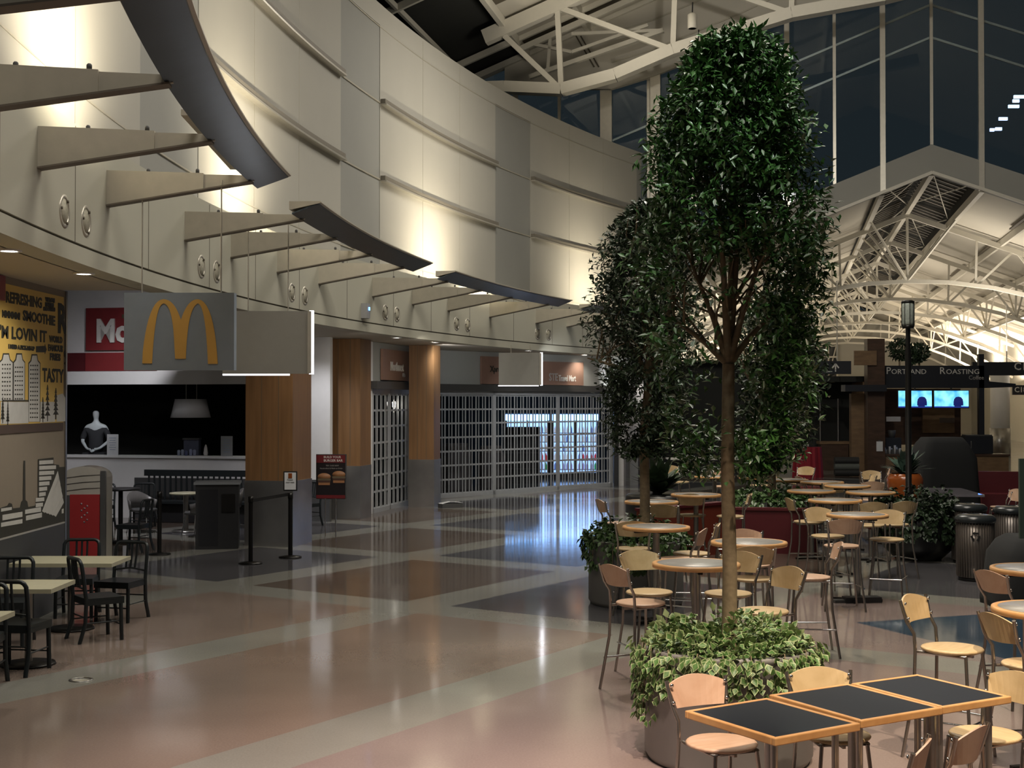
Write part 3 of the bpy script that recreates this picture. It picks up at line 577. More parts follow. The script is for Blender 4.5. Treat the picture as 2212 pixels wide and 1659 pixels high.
# gable band
m = MB()
for sg in (-1, 1):
    s1 = 12.5
    vs = [C(0,-.12,ZR), C(0,-.12,ZB), C(sg*s1,-.12,ZB-SL*s1), C(sg*s1,-.12,ZR-SL*s1)]; vb = [v+AX*.25 for v in vs]
    m.add(vs+vb, [(0,1,2,3),(7,6,5,4),(0,3,7,4),(1,5,6,2)])
struct(m.build('wall_gable', M_wallg))
m = MB()
for sg in (-1, 1): cbar(m, (0,-.2,ZR+.03), (sg*12.5,-.2,ZR+.03-SL*12.5), .10, .09)
struct(m.build('trim_11', M_steelw))
# glass, mullions and bars for reflected lines
g = MB()
g.add([C(-14.6,0,5.0), C(-9.3,0,5.0), C(-9.3,0,19), C(-14.6,0,19)], [(0,1,2,3)]); g.add([C(-9.3,0,ZB-SL*9.3), C(0,0,ZB), C(0,0,19), C(-9.3,0,19)], [(0,1,2,3)]); g.add([C(0,0,ZB), C(12.5,0,ZB-SL*12.5), C(12.5,0,19), C(0,0,19)], [(0,1,2,3)])
struct(g.build('window_1', M_glass))
m = MB()
for k in range(-9, 7):
    s = k*1.535; big = (k % 2 != 0); wdt = .17 if big else .10
    zb = ZB-SL*abs(s) if abs(s) < 9.2 else 5.0; cb(m, s-wdt/2, s+wdt/2, -.16 if big else -.10, .02, zb-(.95 if big and abs(s) < 9.2 else 0), 19)
s_, _ = pl(1418, 300); cb(m, s_-.17, s_+.17, -.30, .05, 0, 19)
s_, _ = pl(1311, 300); cb(m, s_-.20, s_+.20, -.20, .05, 5, 19)
for off in (3.55, 4.62):
    for sg in (-1, 1): cbar(m, (0, .12, ZB+off), (sg*12.5, .12, ZB+off-SL*12.5), .07, .07)  # sloping bars behind the glass, built in place of faint reflections
struct(m.build('window_1_mullions_and_reflections', M_trim)).name = 'trim_12'
# food court roof: sloping deck on two sides of the ridge, near truss
RZ = 19.0; 
def roofz(s): return RZ - SL*abs(s)
tT = -4.5
sL, zL = pl(1092, 62, tT)                                   # top chord sample point
RZ = zL + SL*abs(sL) + .05
m = MB()
for (a, b) in ((-13.35, 0), (0, 13)):
    m.add([C(a, -34, roofz(a)+.35), C(b, -34, roofz(b)+.35), C(b, .4, roofz(b)+.35), C(a, .4, roofz(a)+.35)], [(0,3,2,1)])
struct(m.build('ceiling_8', M_ceil))
m = MB()                                                    # dark unlit skylight strip and eave beyond the deck
m.add([C(-21, -34, roofz(-21)+.5), C(-13.3, -34, roofz(-13.3)+.5), C(-13.3, .4, roofz(-13.3)+.5), C(-21, .4, roofz(-21)+.5)], [(0,3,2,1)])
struct(m.build('ceiling_9', M_dark))
m = MB()
for s in (-13.3, -11.2, -8.6, -5.8, -3.0): cbar(m, (s, -34, roofz(s)+.2), (s, .3, roofz(s)+.2), .16, .30)
for s in (-15.4, -17.6): cbar(m, (s, -34, roofz(s)+.3), (s, .3, roofz(s)+.3), .09, .16)
for t in (-.3, -2.3, -9, -13.5, -18, -24):
    cbar(m, (-21, t, roofz(-21)+.3), (0, t, roofz(0)+.3), .12 if t != -.3 else .4, .2)
struct(m.build('trim_13', M_steelw))
m = MB()
for t0, t1 in ((-1.9, -1.4), (-6.7, -5.9), (-3.6, -3.3)):
    m.add([C(-13.3, t0, roofz(-13.3)+.33), C(-6.0, t0, roofz(-6)+.33), C(-6.0, t1, roofz(-6)+.33), C(-13.3, t1, roofz(-13.3)+.33)], [(0,3,2,1)])
struct(m.build('trim_14', M_groove))
def truss(name, lab, t, top, bot, webs, wt, ww, grp, both=True):
    T = thing(name, lab, 'truss', (0,0,0), 0, grp)
    for sgn in ((1, -1) if both else (1,)):
        m = MB()
        for a, b in zip(top[:-1], top[1:]): cbar(m, (sgn*a[0], t, a[1]), (sgn*b[0], t, b[1]), wt, wt*1.3)
        m.build('top_chord', M_steelw, T); m = MB()
        for a, b in zip(bot[:-1], bot[1:]): cbar(m, (sgn*a[0], t, a[1]), (sgn*b[0], t, b[1]), wt*1.3, wt)
        m.build('bottom_chord', M_steelw, T)
        for a, b in webs:
            if sgn < 0 and a[0] == 0 and b[0] == 0: continue
            m = MB(); cbar(m, (sgn*a[0], t, a[1]), (sgn*b[0], t, b[1]), ww, ww); m.build('web_member', M_steelw, T)
    return T
# near truss (drawn for the left half: s negative)
n0 = pl(1213, 192, tT); arc_px = [(1213,192),(1330,160),(1455,106),(1600,62),(1712,27),(1914,-10)]
def neg(p): return (-p[0], p[1])
bots = [neg(pl(x, y, tT)) for x, y in arc_px]+[(0, pl(1914,-10,tT)[1]+.35)]
topn = lambda s: roofz(s)
bl = neg(pl(1090, 187, tT)); 
webs = [(neg(pl(1090,75,tT)), bots[0]), (neg(pl(1205,20,tT)), bots[0]), (neg(pl(1212,15,tT)), bots[2]), (neg(pl(1461,-60,tT)), bots[2]), (neg(pl(1461,-60,tT)), bots[4]), (neg(pl(1716,-170,tT)), bots[4])]
tops = [(13.9, roofz(13.9)), (9, roofz(9)), (4.5, roofz(4.5)), (0, roofz(0))]
truss('roof_truss', 'huge cream truss crossing the roof above the tree with an arched lower chord', tT, tops, [(16, bl[1]+.05), (bl[0], bl[1])]+bots, webs, .34, .16, None, False).name = 'roof_truss'
T0 = [o for o in col.objects if o.name.startswith('roof_truss')][0]
for o in list(T0.children):
    o.data.transform(MC @ Matrix.Diagonal((-1, 1, 1, 1)) @ MC.inverted()); o.data.flip_normals()
# second lighter truss just behind it
tt = -2.2
T1 = truss('roof_truss', 'slimmer cream truss frame right behind the huge arched truss', tt, [(13.2, roofz(13.2)-.05), (7, roofz(7)-.05)], [(12.9, pl(1223,180,tt)[1]+.3), (8.5, pl(1461,108,tt)[1]+.7)], [((12.2, roofz(12.2)), (12.3, pl(1223,180,tt)[1]+.4)), ((11.5, roofz(11.5)-.3), (8.5, pl(1461,108,tt)[1]+.7)), ((12.9, roofz(12.9)), (11.5, roofz(11.5)-.9)), ((11.5, roofz(11.5)-.9), (9.0, pl(1461,108,tt)[1]+.9))], .14, .10, None, False)
for o in list(T1.children): o.data.transform(MC @ Matrix.Diagonal((-1, 1, 1, 1)) @ MC.inverted()); o.data.flip_normals()
# header panel closing the gable above the glass, its lower edge following the arched chord
hd = [pl(x, y, -.35) for x, y in ((1090,192),(1200,190),(1322,190),(1410,163),(1500,126),(1600,85),(1712,33),(1914,3))]+[(0, pl(1914,3,-.35)[1]+.5)]
m = MB(); n = len(hd); m.add([tuple(C(s, -.35, z)) for s, z in hd]+[tuple(C(s, -.35, roofz(s)+.35)) for s, z in hd]+[tuple(C(s, -.15, z)) for s, z in hd]+[tuple(C(s, -.15, roofz(s)+.35)) for s, z in hd],
      [(i, i+1, n+i+1, n+i) for i in range(n-1)]+[(2*n+i, 2*n+i+1, i+1, i) for i in range(n-1)]+[(2*n+i+1, 2*n+i, 3*n+i, 3*n+i+1) for i in range(n-1)])
struct(m.build('wall_gable_header', M_ceil))
m = MB()
for k in (.9, 1.9, 2.9): 
    for a, b in zip(hd[2:-1], hd[3:]): cbar(m, (a[0], -.38, a[1]+k), (b[0], -.38, b[1]+k), .04, .05)
struct(m.build('trim_20', M_brack))
m = MB()
for dx in (0, 10): p, q_ = pl(1245+dx, 75, -.4), pl(1284+dx, 142, -.4); cbar(m, (p[0], -.4, p[1]), (q_[0], -.4, q_[1]), .05, .05)
struct(m.build('trim_21', M_groove))
# spot lamps on the near truss
for x, y, lab in ((1497, 40, 'white cylinder spotlight high on the truss above the tree'), (1510, 100, 'lit spotlight at the lower truss chord, right above the tree top')):
    s_, z_ = pl(x, y, tT-.35); p = C(s_, tT-.35, z_); t = thing('track_spotlight', lab, 'spotlight', p, 0)
    m = MB(); m.lathe([(.11,-.26),(.14,-.24),(.14,.16),(.05,.22)], 16); m.build('can', M_steelw, t); MB().tube([(0,0,.2),(.02,.05,.55)], .02).build('stem', M_black, t)
    MB().lathe([(.12,-.262),(.0001,-.262)], 16).build('lens', M_down if y == 100 else M_black, t)
for i, (x, y, w_) in enumerate(((2205,207,.5),(2198,216,.3),(2193,228,.5),(2170,255,.4),(2160,277,.3),(2146,279,.2))):  # small glowing boxes behind the glass, added for lamp reflections
    p = at(x, y, 62); tag(MB().box((0,0,0), (w_,.1,.14)).build('lamp_reflection', mat('lamp_reflection_glow', (1,1,1), var=0, emit=(.55,.68,1), estr=2.5)), 'bluish stand-in for a lamp reflection behind the upper right glass, %s from the top' % ORD[i], 'lamp', 'lamp reflection stand-ins behind the glass').location = p
# column behind the tree and beam of the eave
# ---- concourse
CW = 9.7; LEN = 66; bay = 9.1
def cz(s): return ZR-SL*abs(s)
m = MB()
for sg in (-1, 1):
    a, b = 1.56, CW
    m.add([C(sg*a,.1,cz(a)+.25), C(sg*b,.1,cz(b)+.25), C(sg*b,LEN,cz(b)+.25), C(sg*a,LEN,cz(a)+.25)], [(0,1,2,3)])
struct(m.build('ceiling_10', M_ceil))
m = MB()
for sg in (-1, 1): m.add([C(0,.1,cz(0)+.75), C(sg*1.7,.1,cz(1.7)+.75), C(sg*1.7,LEN,cz(1.7)+.75), C(0,LEN,cz(0)+.75)], [(0,1,2,3)])

for sg in (-1, 1): cb(m, sg*1.64, sg*1.70, .1, LEN, cz(1.7)+.2, cz(1.7)+.8)
struct(m.build('ceiling_11', M_dark))
m = MB()
for k in range(7):
    for j in range(12):
        t = .6+k*bay+j*.68+.35
        for sg in (-1, 1): cbar(m, (sg*.1, t, cz(0)+.62), (sg*1.55, t, cz(1.55)+.62), .16, .04)
struct(m.build('trim_15', mat('louvre_grey', (.17,.155,.13), .6)))
m = MB()
for sg in (-1, 0, 1):
    for s in ((1.56, 3.5, 5.5, 7.5) if sg else (0,)): cbar(m, (sg*s, .0, cz(s)+.08), (sg*s, LEN, cz(s)+.08), .16 if s in (0, 1.56) else .10, .26)
for k in range(7):
    t0, t1 = k*bay+.2, k*bay+bay-.2
    for sg in (-1, 1):
        cbar(m, (0, t0, cz(0)+.3), (sg*1.5, t1, cz(1.5)+.3), .03); cbar(m, (sg*1.5, t0, cz(1.5)+.3), (0, t1, cz(0)+.3), .03)
struct(m.build('trim_16', M_steelw))
m = MB()
for k in range(7):
    for sg in (-1, 1):
        for s in (3.5, 5.5, 7.5): cbar(m, (sg*(s-.18), k*bay+.8, cz(s)+.2), (sg*(s-.18), k*bay+bay*.62, cz(s)+.2), .12, .05)
struct(m.build('trim_17', M_groove))
def arcz(s): R_ = 16.2; return 7.22-(R_-math.sqrt(R_*R_-s*s))
for k in range(1, 8):
    t = k*bay; nod = [0, 2.43, 4.85, 7.3, 9.6]; nb = [0, 1.4, 3.6, 5.9, 8.3, 9.6]
    W = [((0, cz(0)-.05), (0, arcz(0))), ((1.56, cz(1.56)), (0, arcz(0)))] + [((s, cz(s)), (s-.05, arcz(s))) for s in (2.6, 5.5, 7.5)] + [((4.0, cz(4.0)), (2.6, arcz(2.6))), ((4.0, cz(4)), (5.5, arcz(5.5))), ((7.5, cz(7.5)), (5.5, arcz(5.5))), ((7.5, cz(7.5)), (9.5, arcz(9.5)))]
    truss('roof_truss', 'cream arched truss of the bright hall, %s from the front' % ORD[k-1], t, [(0, cz(0)-.06), (CW, cz(CW)-.06)], [(s, arcz(s)) for s in (0, 1.6, 3.2, 4.8, 6.4, 8.0, 9.6)], W, .15, .085, 'arched trusses of the far hall')
    if k < 8:                                                # purlin braces down to the chord from neighbours
        pass
m = MB()
for k in range(1, 7):
    for sg in (-1, 1):
        for s in (1.56, 5.5): cbar(m, (sg*s, k*bay-2.6, cz(s)), (sg*(s if s > 2 else 0), k*bay, arcz(s if s > 2 else 0)), .07); cbar(m, (sg*s, k*bay+2.6, cz(s)), (sg*(s if s > 2 else 0), k*bay, arcz(s if s > 2 else 0)), .07)
struct(m.build('trim_18', M_steelw))
# side walls, end wall
m = MB(); cb(m, -CW-.2, -CW, 0, LEN, 0, cz(CW)+.3); struct(m.build('wall_hall_left', M_wall)); m = MB(); cb(m, CW, CW+.2, 0, LEN, 0, cz(CW)+.3); struct(m.build('wall_hall_right', M_wall))
m = MB(); v = [C(-CW,LEN,0), C(CW,LEN,0), C(CW,LEN,cz(CW)+.3), C(0,LEN,cz(0)+.6), C(-CW,LEN,cz(CW)+.3)]; m.add(v, [(0,1,2,3,4)]); struct(m.build('wall_hall_end', M_wall))
m = MB(); cb(m, -3.6, -.8, LEN-.25, LEN-.1, 4.3, 7.3); struct(m.build('window_2', M_darkgrey)); m = MB()
for s in (-3.7, -3.0, -2.2, -1.4, -.7): cb(m, s-.06, s+.06, LEN-.4, LEN-.25, 3.9, 7.4)
for z in (4.3, 5.2, 6.1, 7.0): cb(m, -3.7, -.7, LEN-.4, LEN-.25, z, z+.14)
for q_ in range(4): cbar(m, (-3.7+.75*q_, LEN-.42, 4.4), (-3.0+.75*q_, LEN-.42, 7.2), .09)
struct(m.build('trim_19', M_steelw))
# white columns with steel skirts along the right side
for i, (x, y) in enumerate(((2160, 935), (2206, 950))):
    p = gnd(x, y+10); p = Vector(((x-CX)/FPX*60, 60-7*i, 0)); t = thing('hall_column', 'round white column with a steel skirt far right behind the coffee kiosk, %s one' % ('left', 'right')[i], 'column', p)
    MB().lathe([(.42,1.3),(.42,3.9)], 20).build('shaft', M_white, t); MB().lathe([(.45,0),(.45,1.3)], 20).build('skirt', M_steel, t)
# hall lights: uplights along both sides
for i, t_ in enumerate((12, 22, 32, 42, 52)):
    lamp('hall_uplight', 'AREA', C(8.0, t_, 3.9), (50, 150, 520, 900, 900)[i], (1, .84, .64), C(8.2, t_+.3, 9), 1.6, .4)
    lamp('hall_uplight', 'AREA', C(-7.8, t_, 3.9), (190, 300, 260, 420, 600)[i], (1, .87, .68), C(-7.9, t_+.3, 9), 1.6, .4)
lamp('hall_fill', 'AREA', C(3, 8, 4.4), 300, (1, .89, .74), C(3, 8.4, 10), 3, 1)  # soft upward fill added to lift the hall ceiling, no fixture
lamp('hall_fill', 'AREA', C(0, 22, 4.2), 260, (1, .88, .72), C(0, 22.4, 10), 3, 1)
lamp('hall_fill', 'AREA', C(0, 38, 4.2), 260, (1, .88, .72), C(0, 38.4, 10), 3, 1)
lamp('hall_floor_light', 'SPOT', C(-4, 8, 6.5), 260, (1, .90, .75), C(-4, 8, 0), .1, spot=110)
lamp('hall_floor_light', 'SPOT', C(6, 20, 6.0), 320, (1, .90, .75), C(6, 20, 0), .1, spot=110)
lamp('hall_floor_light', 'SPOT', C(-6, 20, 6.0), 900, (1, .90, .75), C(-7, 20, 0), .1, spot=120)
# ================================================================== furniture
random.seed(5)
def chair_proto(stool, mw):
    H = .76 if stool else .46; sp = .235 if stool else .20; yb = -.20
    t = thing('bar_stool' if stool else 'side_chair', 'x', 'bar stool' if stool else 'chair')
    m = MB(); m.lathe([(.0001,0),(.185,0),(.205,.008),(.212,.018),(.205,.027),(.19,.030),(.0001,.024)], 32, (0,.0,H-.03)); m.build('seat', mw, t)
    m = MB(); n = 10; R0 = .50                               # curved back plate
    secs = []
    for i in range(n+1):
        u = -1+2*i/n; x = .20*u; y = yb-.035-(1-u*u)*.045; zt = H+.335-.045*u*u; zb = H+.15+.008*u*u; x2 = .165*u
        secs.append([(x2, y+.006, zb), (x, y-.035, zt), (x, y-.047, zt), (x2, y-.006, zb)])
    m.sweep(secs, True, False); m.build('backrest', mw, t)
    for sx in (-1, 1):
        m = MB(); m.tube([(sx*sp*1.0, yb-.06 if stool else yb-.03, 0), (sx*.185, yb+.005, H*.6), (sx*.178, yb+.012, H-.02), (sx*.178, yb+.004, H+.09), (sx*.19, yb-.045, H+.17), (sx*.208, yb-.083, H+.315)], .0125, 8); m.build('leg', M_tube, t)
        m = MB(); m.tube([(sx*.165*(1.25 if stool else 1.1), .215 if stool else .19, 0), (sx*.14, .155, H-.035)], .0125, 8); m.build('leg', M_tube, t)
    m = MB(); m.tube([(sx_*.15, yy, H-.035) for sx_, yy in ((-1,-.19),(-1,.15),(1,.15),(1,-.19))], .011, 6)
    m.bar((0,-.18,H-.045), (0,.15,H-.045), .02, .03); m.build('seat_frame', M_tube, t)
    if stool:
        m = MB(); z = .27; a = .225; m.tube([(-a,-.225,z), (-.185,.20,z)], .009, 6); m.tube([(a,-.225,z), (.185,.20,z)], .009, 6); m.tube([(-.19,.20,z), (.19,.20,z)], .009, 6); m.build('footrest', M_chrome, t)
    br = [c for c in t.children if c.name.startswith('backrest')][0]
    for sx in (-1, 1):
        for z in (.19, .29): MB().lathe([(.0001,0),(.012,.004),(.012,.012),(.0001,.014)], 8, M=Matrix.Translation((sx*.187, yb-.03-(z-.15)*.22, H+z)) @ Matrix.Rotation(-PI/2, 4, 'X')).build('bolt', M_chrome, br)
    return t
PR = {}
def put_chair(stool, pink, x, y, f, label):
    key = (stool, pink); g = ('bar stools' if stool else 'low side chairs')+' with pale wood seats'
    if key not in PR:
        t = chair_proto(stool, M_woodr if pink else M_wood); PR[key] = t; t['label'] = label; t['group'] = g; t.location = (x, y, 0); t.rotation_euler = (0, 0, face(*f)); return t
    return dup(PR[key], (x, y, 0), face(*f), label, g)
def table_proto(r, H):
    t = thing('pub_table', 'x', 'table')
    MB().lathe([(.0001,H-.035),(r-.02,H-.035),(r-.018,H+.001),(.0001,H+.001)], 40).build('tabletop', M_lam, t)
    MB().lathe([(r-.022,H-.04),(r-.004,H-.038),(r,H-.02),(r-.004,H),(r-.022,H+.002),(r-.045,H+.002),(r-.05,H-.036),(r-.022,H-.04)], 40).build('wood_edge', M_edge if r > .3 else M_wood, t)
    MB().tube([(0,0,.03),(0,0,H-.03)], .038, 14).build('pedestal', M_steel, t)
    m = MB()
    for k in range(4): m.prism([(0,-.03),(.30,-.02),(.30,.02),(0,.03)], .0, .03, Matrix.Rotation(k*PI/2+.4, 4, 'Z'))
    m.lathe([(.09,0),(.09,.035),(.05,.05)], 16); m.build('base', M_blackm, t)
    m = MB(); m.prism([(-.26,-.02),(.26,-.02),(.26,.02),(-.26,.02)], H-.07, H-.036); m.prism([(-.02,-.26),(.02,-.26),(.02,.26),(-.02,.26)], H-.07, H-.036); m.build('top_bracket', M_blackm, t)
    return t
TP = None
def put_table(x, y, label):
    global TP
    if TP is None: TP = table_proto(.38, 1.07); TP['label'] = label; TP['group'] = 'round bar height tables'; TP.location = (x, y, 0); return TP
    return dup(TP, (x, y, 0), random.random()*3, label, 'round bar height tables')
def T_at(px, py): p = gnd(px, py, 1.07); return p.x, p.y
# round bar tables
for px, py, lab in ((1503, 1215, 'round wood-edged bar table directly left of the main tree trunk'), (1417, 1136, 'round bar table behind the potted hedge, nearest the store walkway'), (1617, 1169, 'round bar table just right of the main tree trunk'),
                    (1851, 1110, 'round bar table ringed by four stools, left of the lamp post planter'), (1407, 1082, 'round bar table partly behind the slim second trunk'), (1503, 1067, 'bright round bar table far behind, left of the main trunk'), (1803, 1079, 'round bar table left of the lamp post, behind the ringed table'),
                    (2239, 1226, 'round bar table cut by the right edge, farther of the two'), (2266, 1312, 'round bar table cut by the right edge, nearer of the two')):
    put_table(*T_at(px, py), lab)
ST = [ # x, y, facing, pink, label
 (1.095, 11.30, (.85,.5), 1, 'bar stool nearest the walkway, splayed legs clear left of the main planter'),
 (1.235, 11.93, (.25,-.97), 0, 'bar stool left of the table beside the trunk, backrest against the potted hedge'),
 (1.42, 15.5, (.1,1), 0, 'bar stool whose back shows above and below the hedge-side table edge'),
 (1.80, 14.45, (-.9,.35), 1, 'pinkish bar stool right of the hedge-side table'),
 (2.03, 15.0, (-1,.15), 0, 'bar stool seen edge on, just left of the main trunk'),
 (2.50, 13.95, (.05,-1), 1, 'pink backed bar stool behind the table right of the trunk'),
 (2.33, 12.85, (.15,1), 0, 'bar stool in front of the table right of the trunk, back in shade'),
 (1.93, 11.85, (-.55,-.84), 0, 'bar stool with large lit backrest just right of the main trunk'),
 (2.05, 10.85, (-.87,-.49), 0, 'bar stool behind the ivy of the main planter with its back turned right'),
 (2.90, 12.96, (-1,.08), 1, 'bar stool standing alone right of the trunk, long legs on the pink floor'),
 (3.93, 15.80, (.1,1), 1, 'orange-lit bar stool in front of the ringed table'),
 (4.04, 16.96, (.25,-.97), 0, 'bar stool at the left back of the ringed table'),
 (4.68, 16.55, (-.35,-.94), 0, 'bar stool at the right back of the ringed table, nearest the lamp planter'),
 (4.25, 19.0, (1,.1), 0, 'dim bar stool by the maroon partition facing right'),
 (4.96, 18.45, (0,1), 0, 'dim bar stool behind the ringed table with only its seat lit'),
 (2.73, 20.1, (.2,1), 0, 'bar stool in front of the bright far table, left of the trunk'),
 (3.28, 19.9, (-1,.1), 0, 'bar stool turned left in front of the ivy trough'),
 (1.52, 18.75, (1,.25), 1, 'bar stool at the far left end beside the shiny walkway'),
 (2.12, 18.0, (.35,.93), 0, 'bar stool in front of the table behind the second trunk'),
 (3.05, 9.2, (.75,-.66), 0, 'bar stool with a bright yellow back standing alone beside the blue floor wedge'),
 (4.15, 10.85, (.95,.3), 1, 'dim pink bar stool against the black covered cart at the right edge'),
 (3.40, 8.63, (.98,.2), 0, 'bar stool at the nearer of the two right edge tables'),
 (5.35, 18.6, (-.3,1), 0, 'dim bar stool left of the lamp post, in front of the shaded table')]
for x, y, f, pk, lab in ST: put_chair(True, pk, x, y, f, ('pinkish wood ' if pk else 'pale wood ')+lab if not lab.startswith('pink') else lab)
CH = [(1.233, 7.82, (.40,-.92), 1, 'pinkish wood side chair left of the three square tables, in front of the planter'),
 (1.95, 8.02, (.12,-1), 0, 'yellow lit side chair behind the gap of the left and middle square tables'),
 (2.855, 8.02, (-.85,-.5), 0, 'yellow lit side chair at the right end of the three square tables'),
 (1.76, 6.66, (-.87,.45), 1, 'pink side chair cut by the bottom edge, in front of the middle square table'),
 (2.15, 7.0, (-.75,.66), 1, 'pink side chair seen edge on at the corner between middle and right square tables'),
 (9.15, 24.7, (-1,-.1), 1, 'left one of three pink backed chairs by the red booth'), (9.42, 25.5, (-1,-.15), 1, 'middle one of three pink backed chairs by the red booth'), (9.30, 24.0, (-1,-.1), 1, 'nearest one of three pink backed chairs by the red booth')]
for x, y, f, pk, lab in CH: put_chair(False, pk, x, y, f, lab)
# three square tables pushed together
def sq_table(cs, lab):
    pts = [gnd(x, y, .75) for x, y in cs]; c = (pts[0]+pts[1]+pts[2]+pts[3])/4; e = ((pts[2]-pts[1])+(pts[3]-pts[0])); rz = math.atan2(e.y, e.x)
    a = ((pts[2]-pts[1]).length+(pts[3]-pts[0]).length)/2; b = ((pts[1]-pts[0]).length+(pts[2]-pts[3]).length)/2
    t = thing('square_table', lab, 'table', (c.x, c.y, 0), rz, 'three square tables in a row'); H = .75; w_ = .03
    MB().box((0,0,H-.016), (a-2*w_, b-2*w_, .032)).build('tabletop', M_slate, t)
    m = MB()
    for k, (L_, o_) in enumerate(((a, b/2-w_/2), (b-2*w_, a/2-w_/2), (a, -(b/2-w_/2)), (b-2*w_, -(a/2-w_/2)))):
        if k % 2 == 0: m.box((0, o_, H-.018), (L_, w_, .042))
        else: m.box((o_, 0, H-.018), (w_, L_, .042))
    e_ = m.build('wood_edge', M_edge, t); bv = e_.modifiers.new('b', 'BEVEL'); bv.width = .006; bv.segments = 2
    MB().tube([(0,0,.03),(0,0,H-.03)], .036, 14).build('pedestal', M_steel, t); m = MB()
    for k in range(4): m.prism([(0,-.03),(.27,-.018),(.27,.018),(0,.03)], 0, .03, Matrix.Rotation(k*PI/2, 4, 'Z'))
    m.build('base', M_blackm, t)
    for k in (0, 1): MB().tube([(a*.36*(1 if k else -1), -b*.36, 0), (a*.36*(1 if k else -1), -b*.36, H-.04)], .02, 10).build('leg', M_steel, t)
    return t
sq_table([(1482,1535),(1668,1592),(1851,1564),(1660,1503)], 'left square table with blue black top and wood edge')
sq_table([(1661,1500),(1856,1555),(2034,1528),(1828,1474)], 'middle square table with blue black top and wood edge')
sq_table([(1838,1475),(2032,1526),(2186,1503),(1975,1455)], 'right square table with blue black top and wood edge')
# far rectangular tables, booths, partitions
def rect_table(x, y, a, b, H, rz, lab, m_=M_lam):
    t = thing('rectangular_table', lab, 'table', (x, y, 0), rz)
    MB().box((0,0,H-.02), (a,b,.04)).build('tabletop', m_, t); MB().tube([(0,-b*.3,.02),(0,-b*.3,H-.03)], .035, 10).tube([(0,b*.3,.02),(0,b*.3,H-.03)], .035, 10).build('pedestal', M_steel, t)
    MB().box((0,-b*.3,.015), (.4,.4,.03)).box((0,b*.3,.015), (.4,.4,.03)).build('base', M_blackm, t); return t
M_gloss = mat('polished_laminate', (.16,.15,.17), .12)
rect_table(8.42, 25.5, .85, 2.0, .75, -.12, 'polished table mirroring the blue screens', M_gloss)
rect_table(6.45, 23.4, .66, .8, .75, -.1, 'small square polished table left of the lamp post', M_gloss)
def partition(lab, a, b, z, m_, th=.14):
    a = Vector((a[0],a[1],0)); b = Vector((b[0],b[1],0)); d = b-a; c = (a+b)/2; rz = math.atan2(d.y, d.x); t = thing('low_partition', lab, 'partition', c, rz)
    MB().box((0,0,z/2), (d.length, th, z)).build('panel', m_, t); MB().box((0,0,z+.02), (d.length+.04, th+.04, .04)).build('cap', M_maroon, t); return t
partition('dark maroon low partition behind the main trunk', (2.6, 21.9), (4.95, 21.45), .70, M_maroon); partition('reddish low partition at the walkway edge behind the hedge', (1.95, 20.2), (3.4, 21.6), .80, mat('brick_red_panel', (.16,.03,.015), .5)); partition('red booth back at the right, behind the waste bins', (8.6, 30.3), (14.2, 29.5), .78, mat('booth_red', (.17,.012,.02), .5))
t = thing('booth_bench', 'dark red upholstered booth bench behind the pink backed chairs', 'bench', (12.4, 29.0, 0), -.14); MB().box((0,0,.24), (4.2,.55,.42)).build('seat', M_maroon, t); MB().box((0,.32,.62), (4.2,.14,.6)).build('backrest', M_maroon, t)
# distant table clusters
ft = [(1775,1040,'far table with a pale top under the red draped cart'),(1830,1048,'far table right of the ivy trough'),(1700,1035,'far bright table above the ivy trough'),(1640,1030,'far bright table right of the main trunk'),(1543,1028,'far bright table touching the main trunk at its right'),(1880,1062,'far dim table just left of the orange pot'),(1752,1059,'far table beside the trough end')]
for px, py, lab in ft: put_table(*T_at(px, py), lab)
fs = [(5.6,24.6,(1,.2)),(6.6,25.2,(-1,0)),(7.2,26.3,(0,-1)),(6.3,23.2,(.2,1)),(5.1,27.3,(1,0)),(6.1,28.0,(-.6,-.8)),(4.3,27.0,(0,-1)),(3.6,28.5,(.5,-.8)),(5.5,22.9,(0,1)),(7.7,28.0,(-1,.2))]
for i, (x, y, f) in enumerate(fs): put_chair(True, i % 3 == 0, x, y, f, '%s far bar stool from the left among the distant tables in front of the kiosk' % ORD[sorted(range(len(fs)), key=lambda k: fs[k][0]/fs[k][1]).index(i)])
# ---- planters and trees
def planter(name, px, Y, r, h, m_, lab, prof=None):
    X = (px-CX)/FPX*Y; t = thing(name, lab, 'planter', (X, Y, 0))
    MB().lathe(prof or [(r-.03,.0),(r-.012,.03),(r,.05),(r,h-.04),(r+.008,h-.03),(r+.008,h),(r-.05,h),(r-.06,h-.12)], 64).build('pot', m_, t)
    MB().lathe([((prof[-1][0] if prof else r-.06)-.001,h-.10),(.0001,h-.08)], 32).build('soil', M_soil, t)
    MB().lathe([(r-.02 if not prof else prof[0][0],0),(r-.025 if not prof else prof[0][0]-.01,.012)], 48).build('plinth', M_black, t)
    return X, Y
def leafmesh(mb, p, d, n_, L_, W_, fold=.25):                # one folded leaf of four faces
    d = d.normalized(); s = d.cross(n_); s = s.normalized() if s.length > 1e-4 else d.orthogonal().normalized(); u = s.cross(d)
    a = p; b = p+d*L_*.45; c = p+d*L_; l1 = b+s*W_/2+u*W_*fold; r1 = b-s*W_/2+u*W_*fold
    k = len(mb.v); mb.v += [tuple(a), tuple(l1), tuple(c), tuple(r1), tuple(b)]; mb.f += [(k,k+4,k+1),(k+4,k+2,k+1),(k,k+3,k+4),(k+4,k+3,k+2)]; mb.sm += [True]*4
def rnd(): return Vector((random.gauss(0,1), random.gauss(0,1), random.gauss(0,1))).normalized()
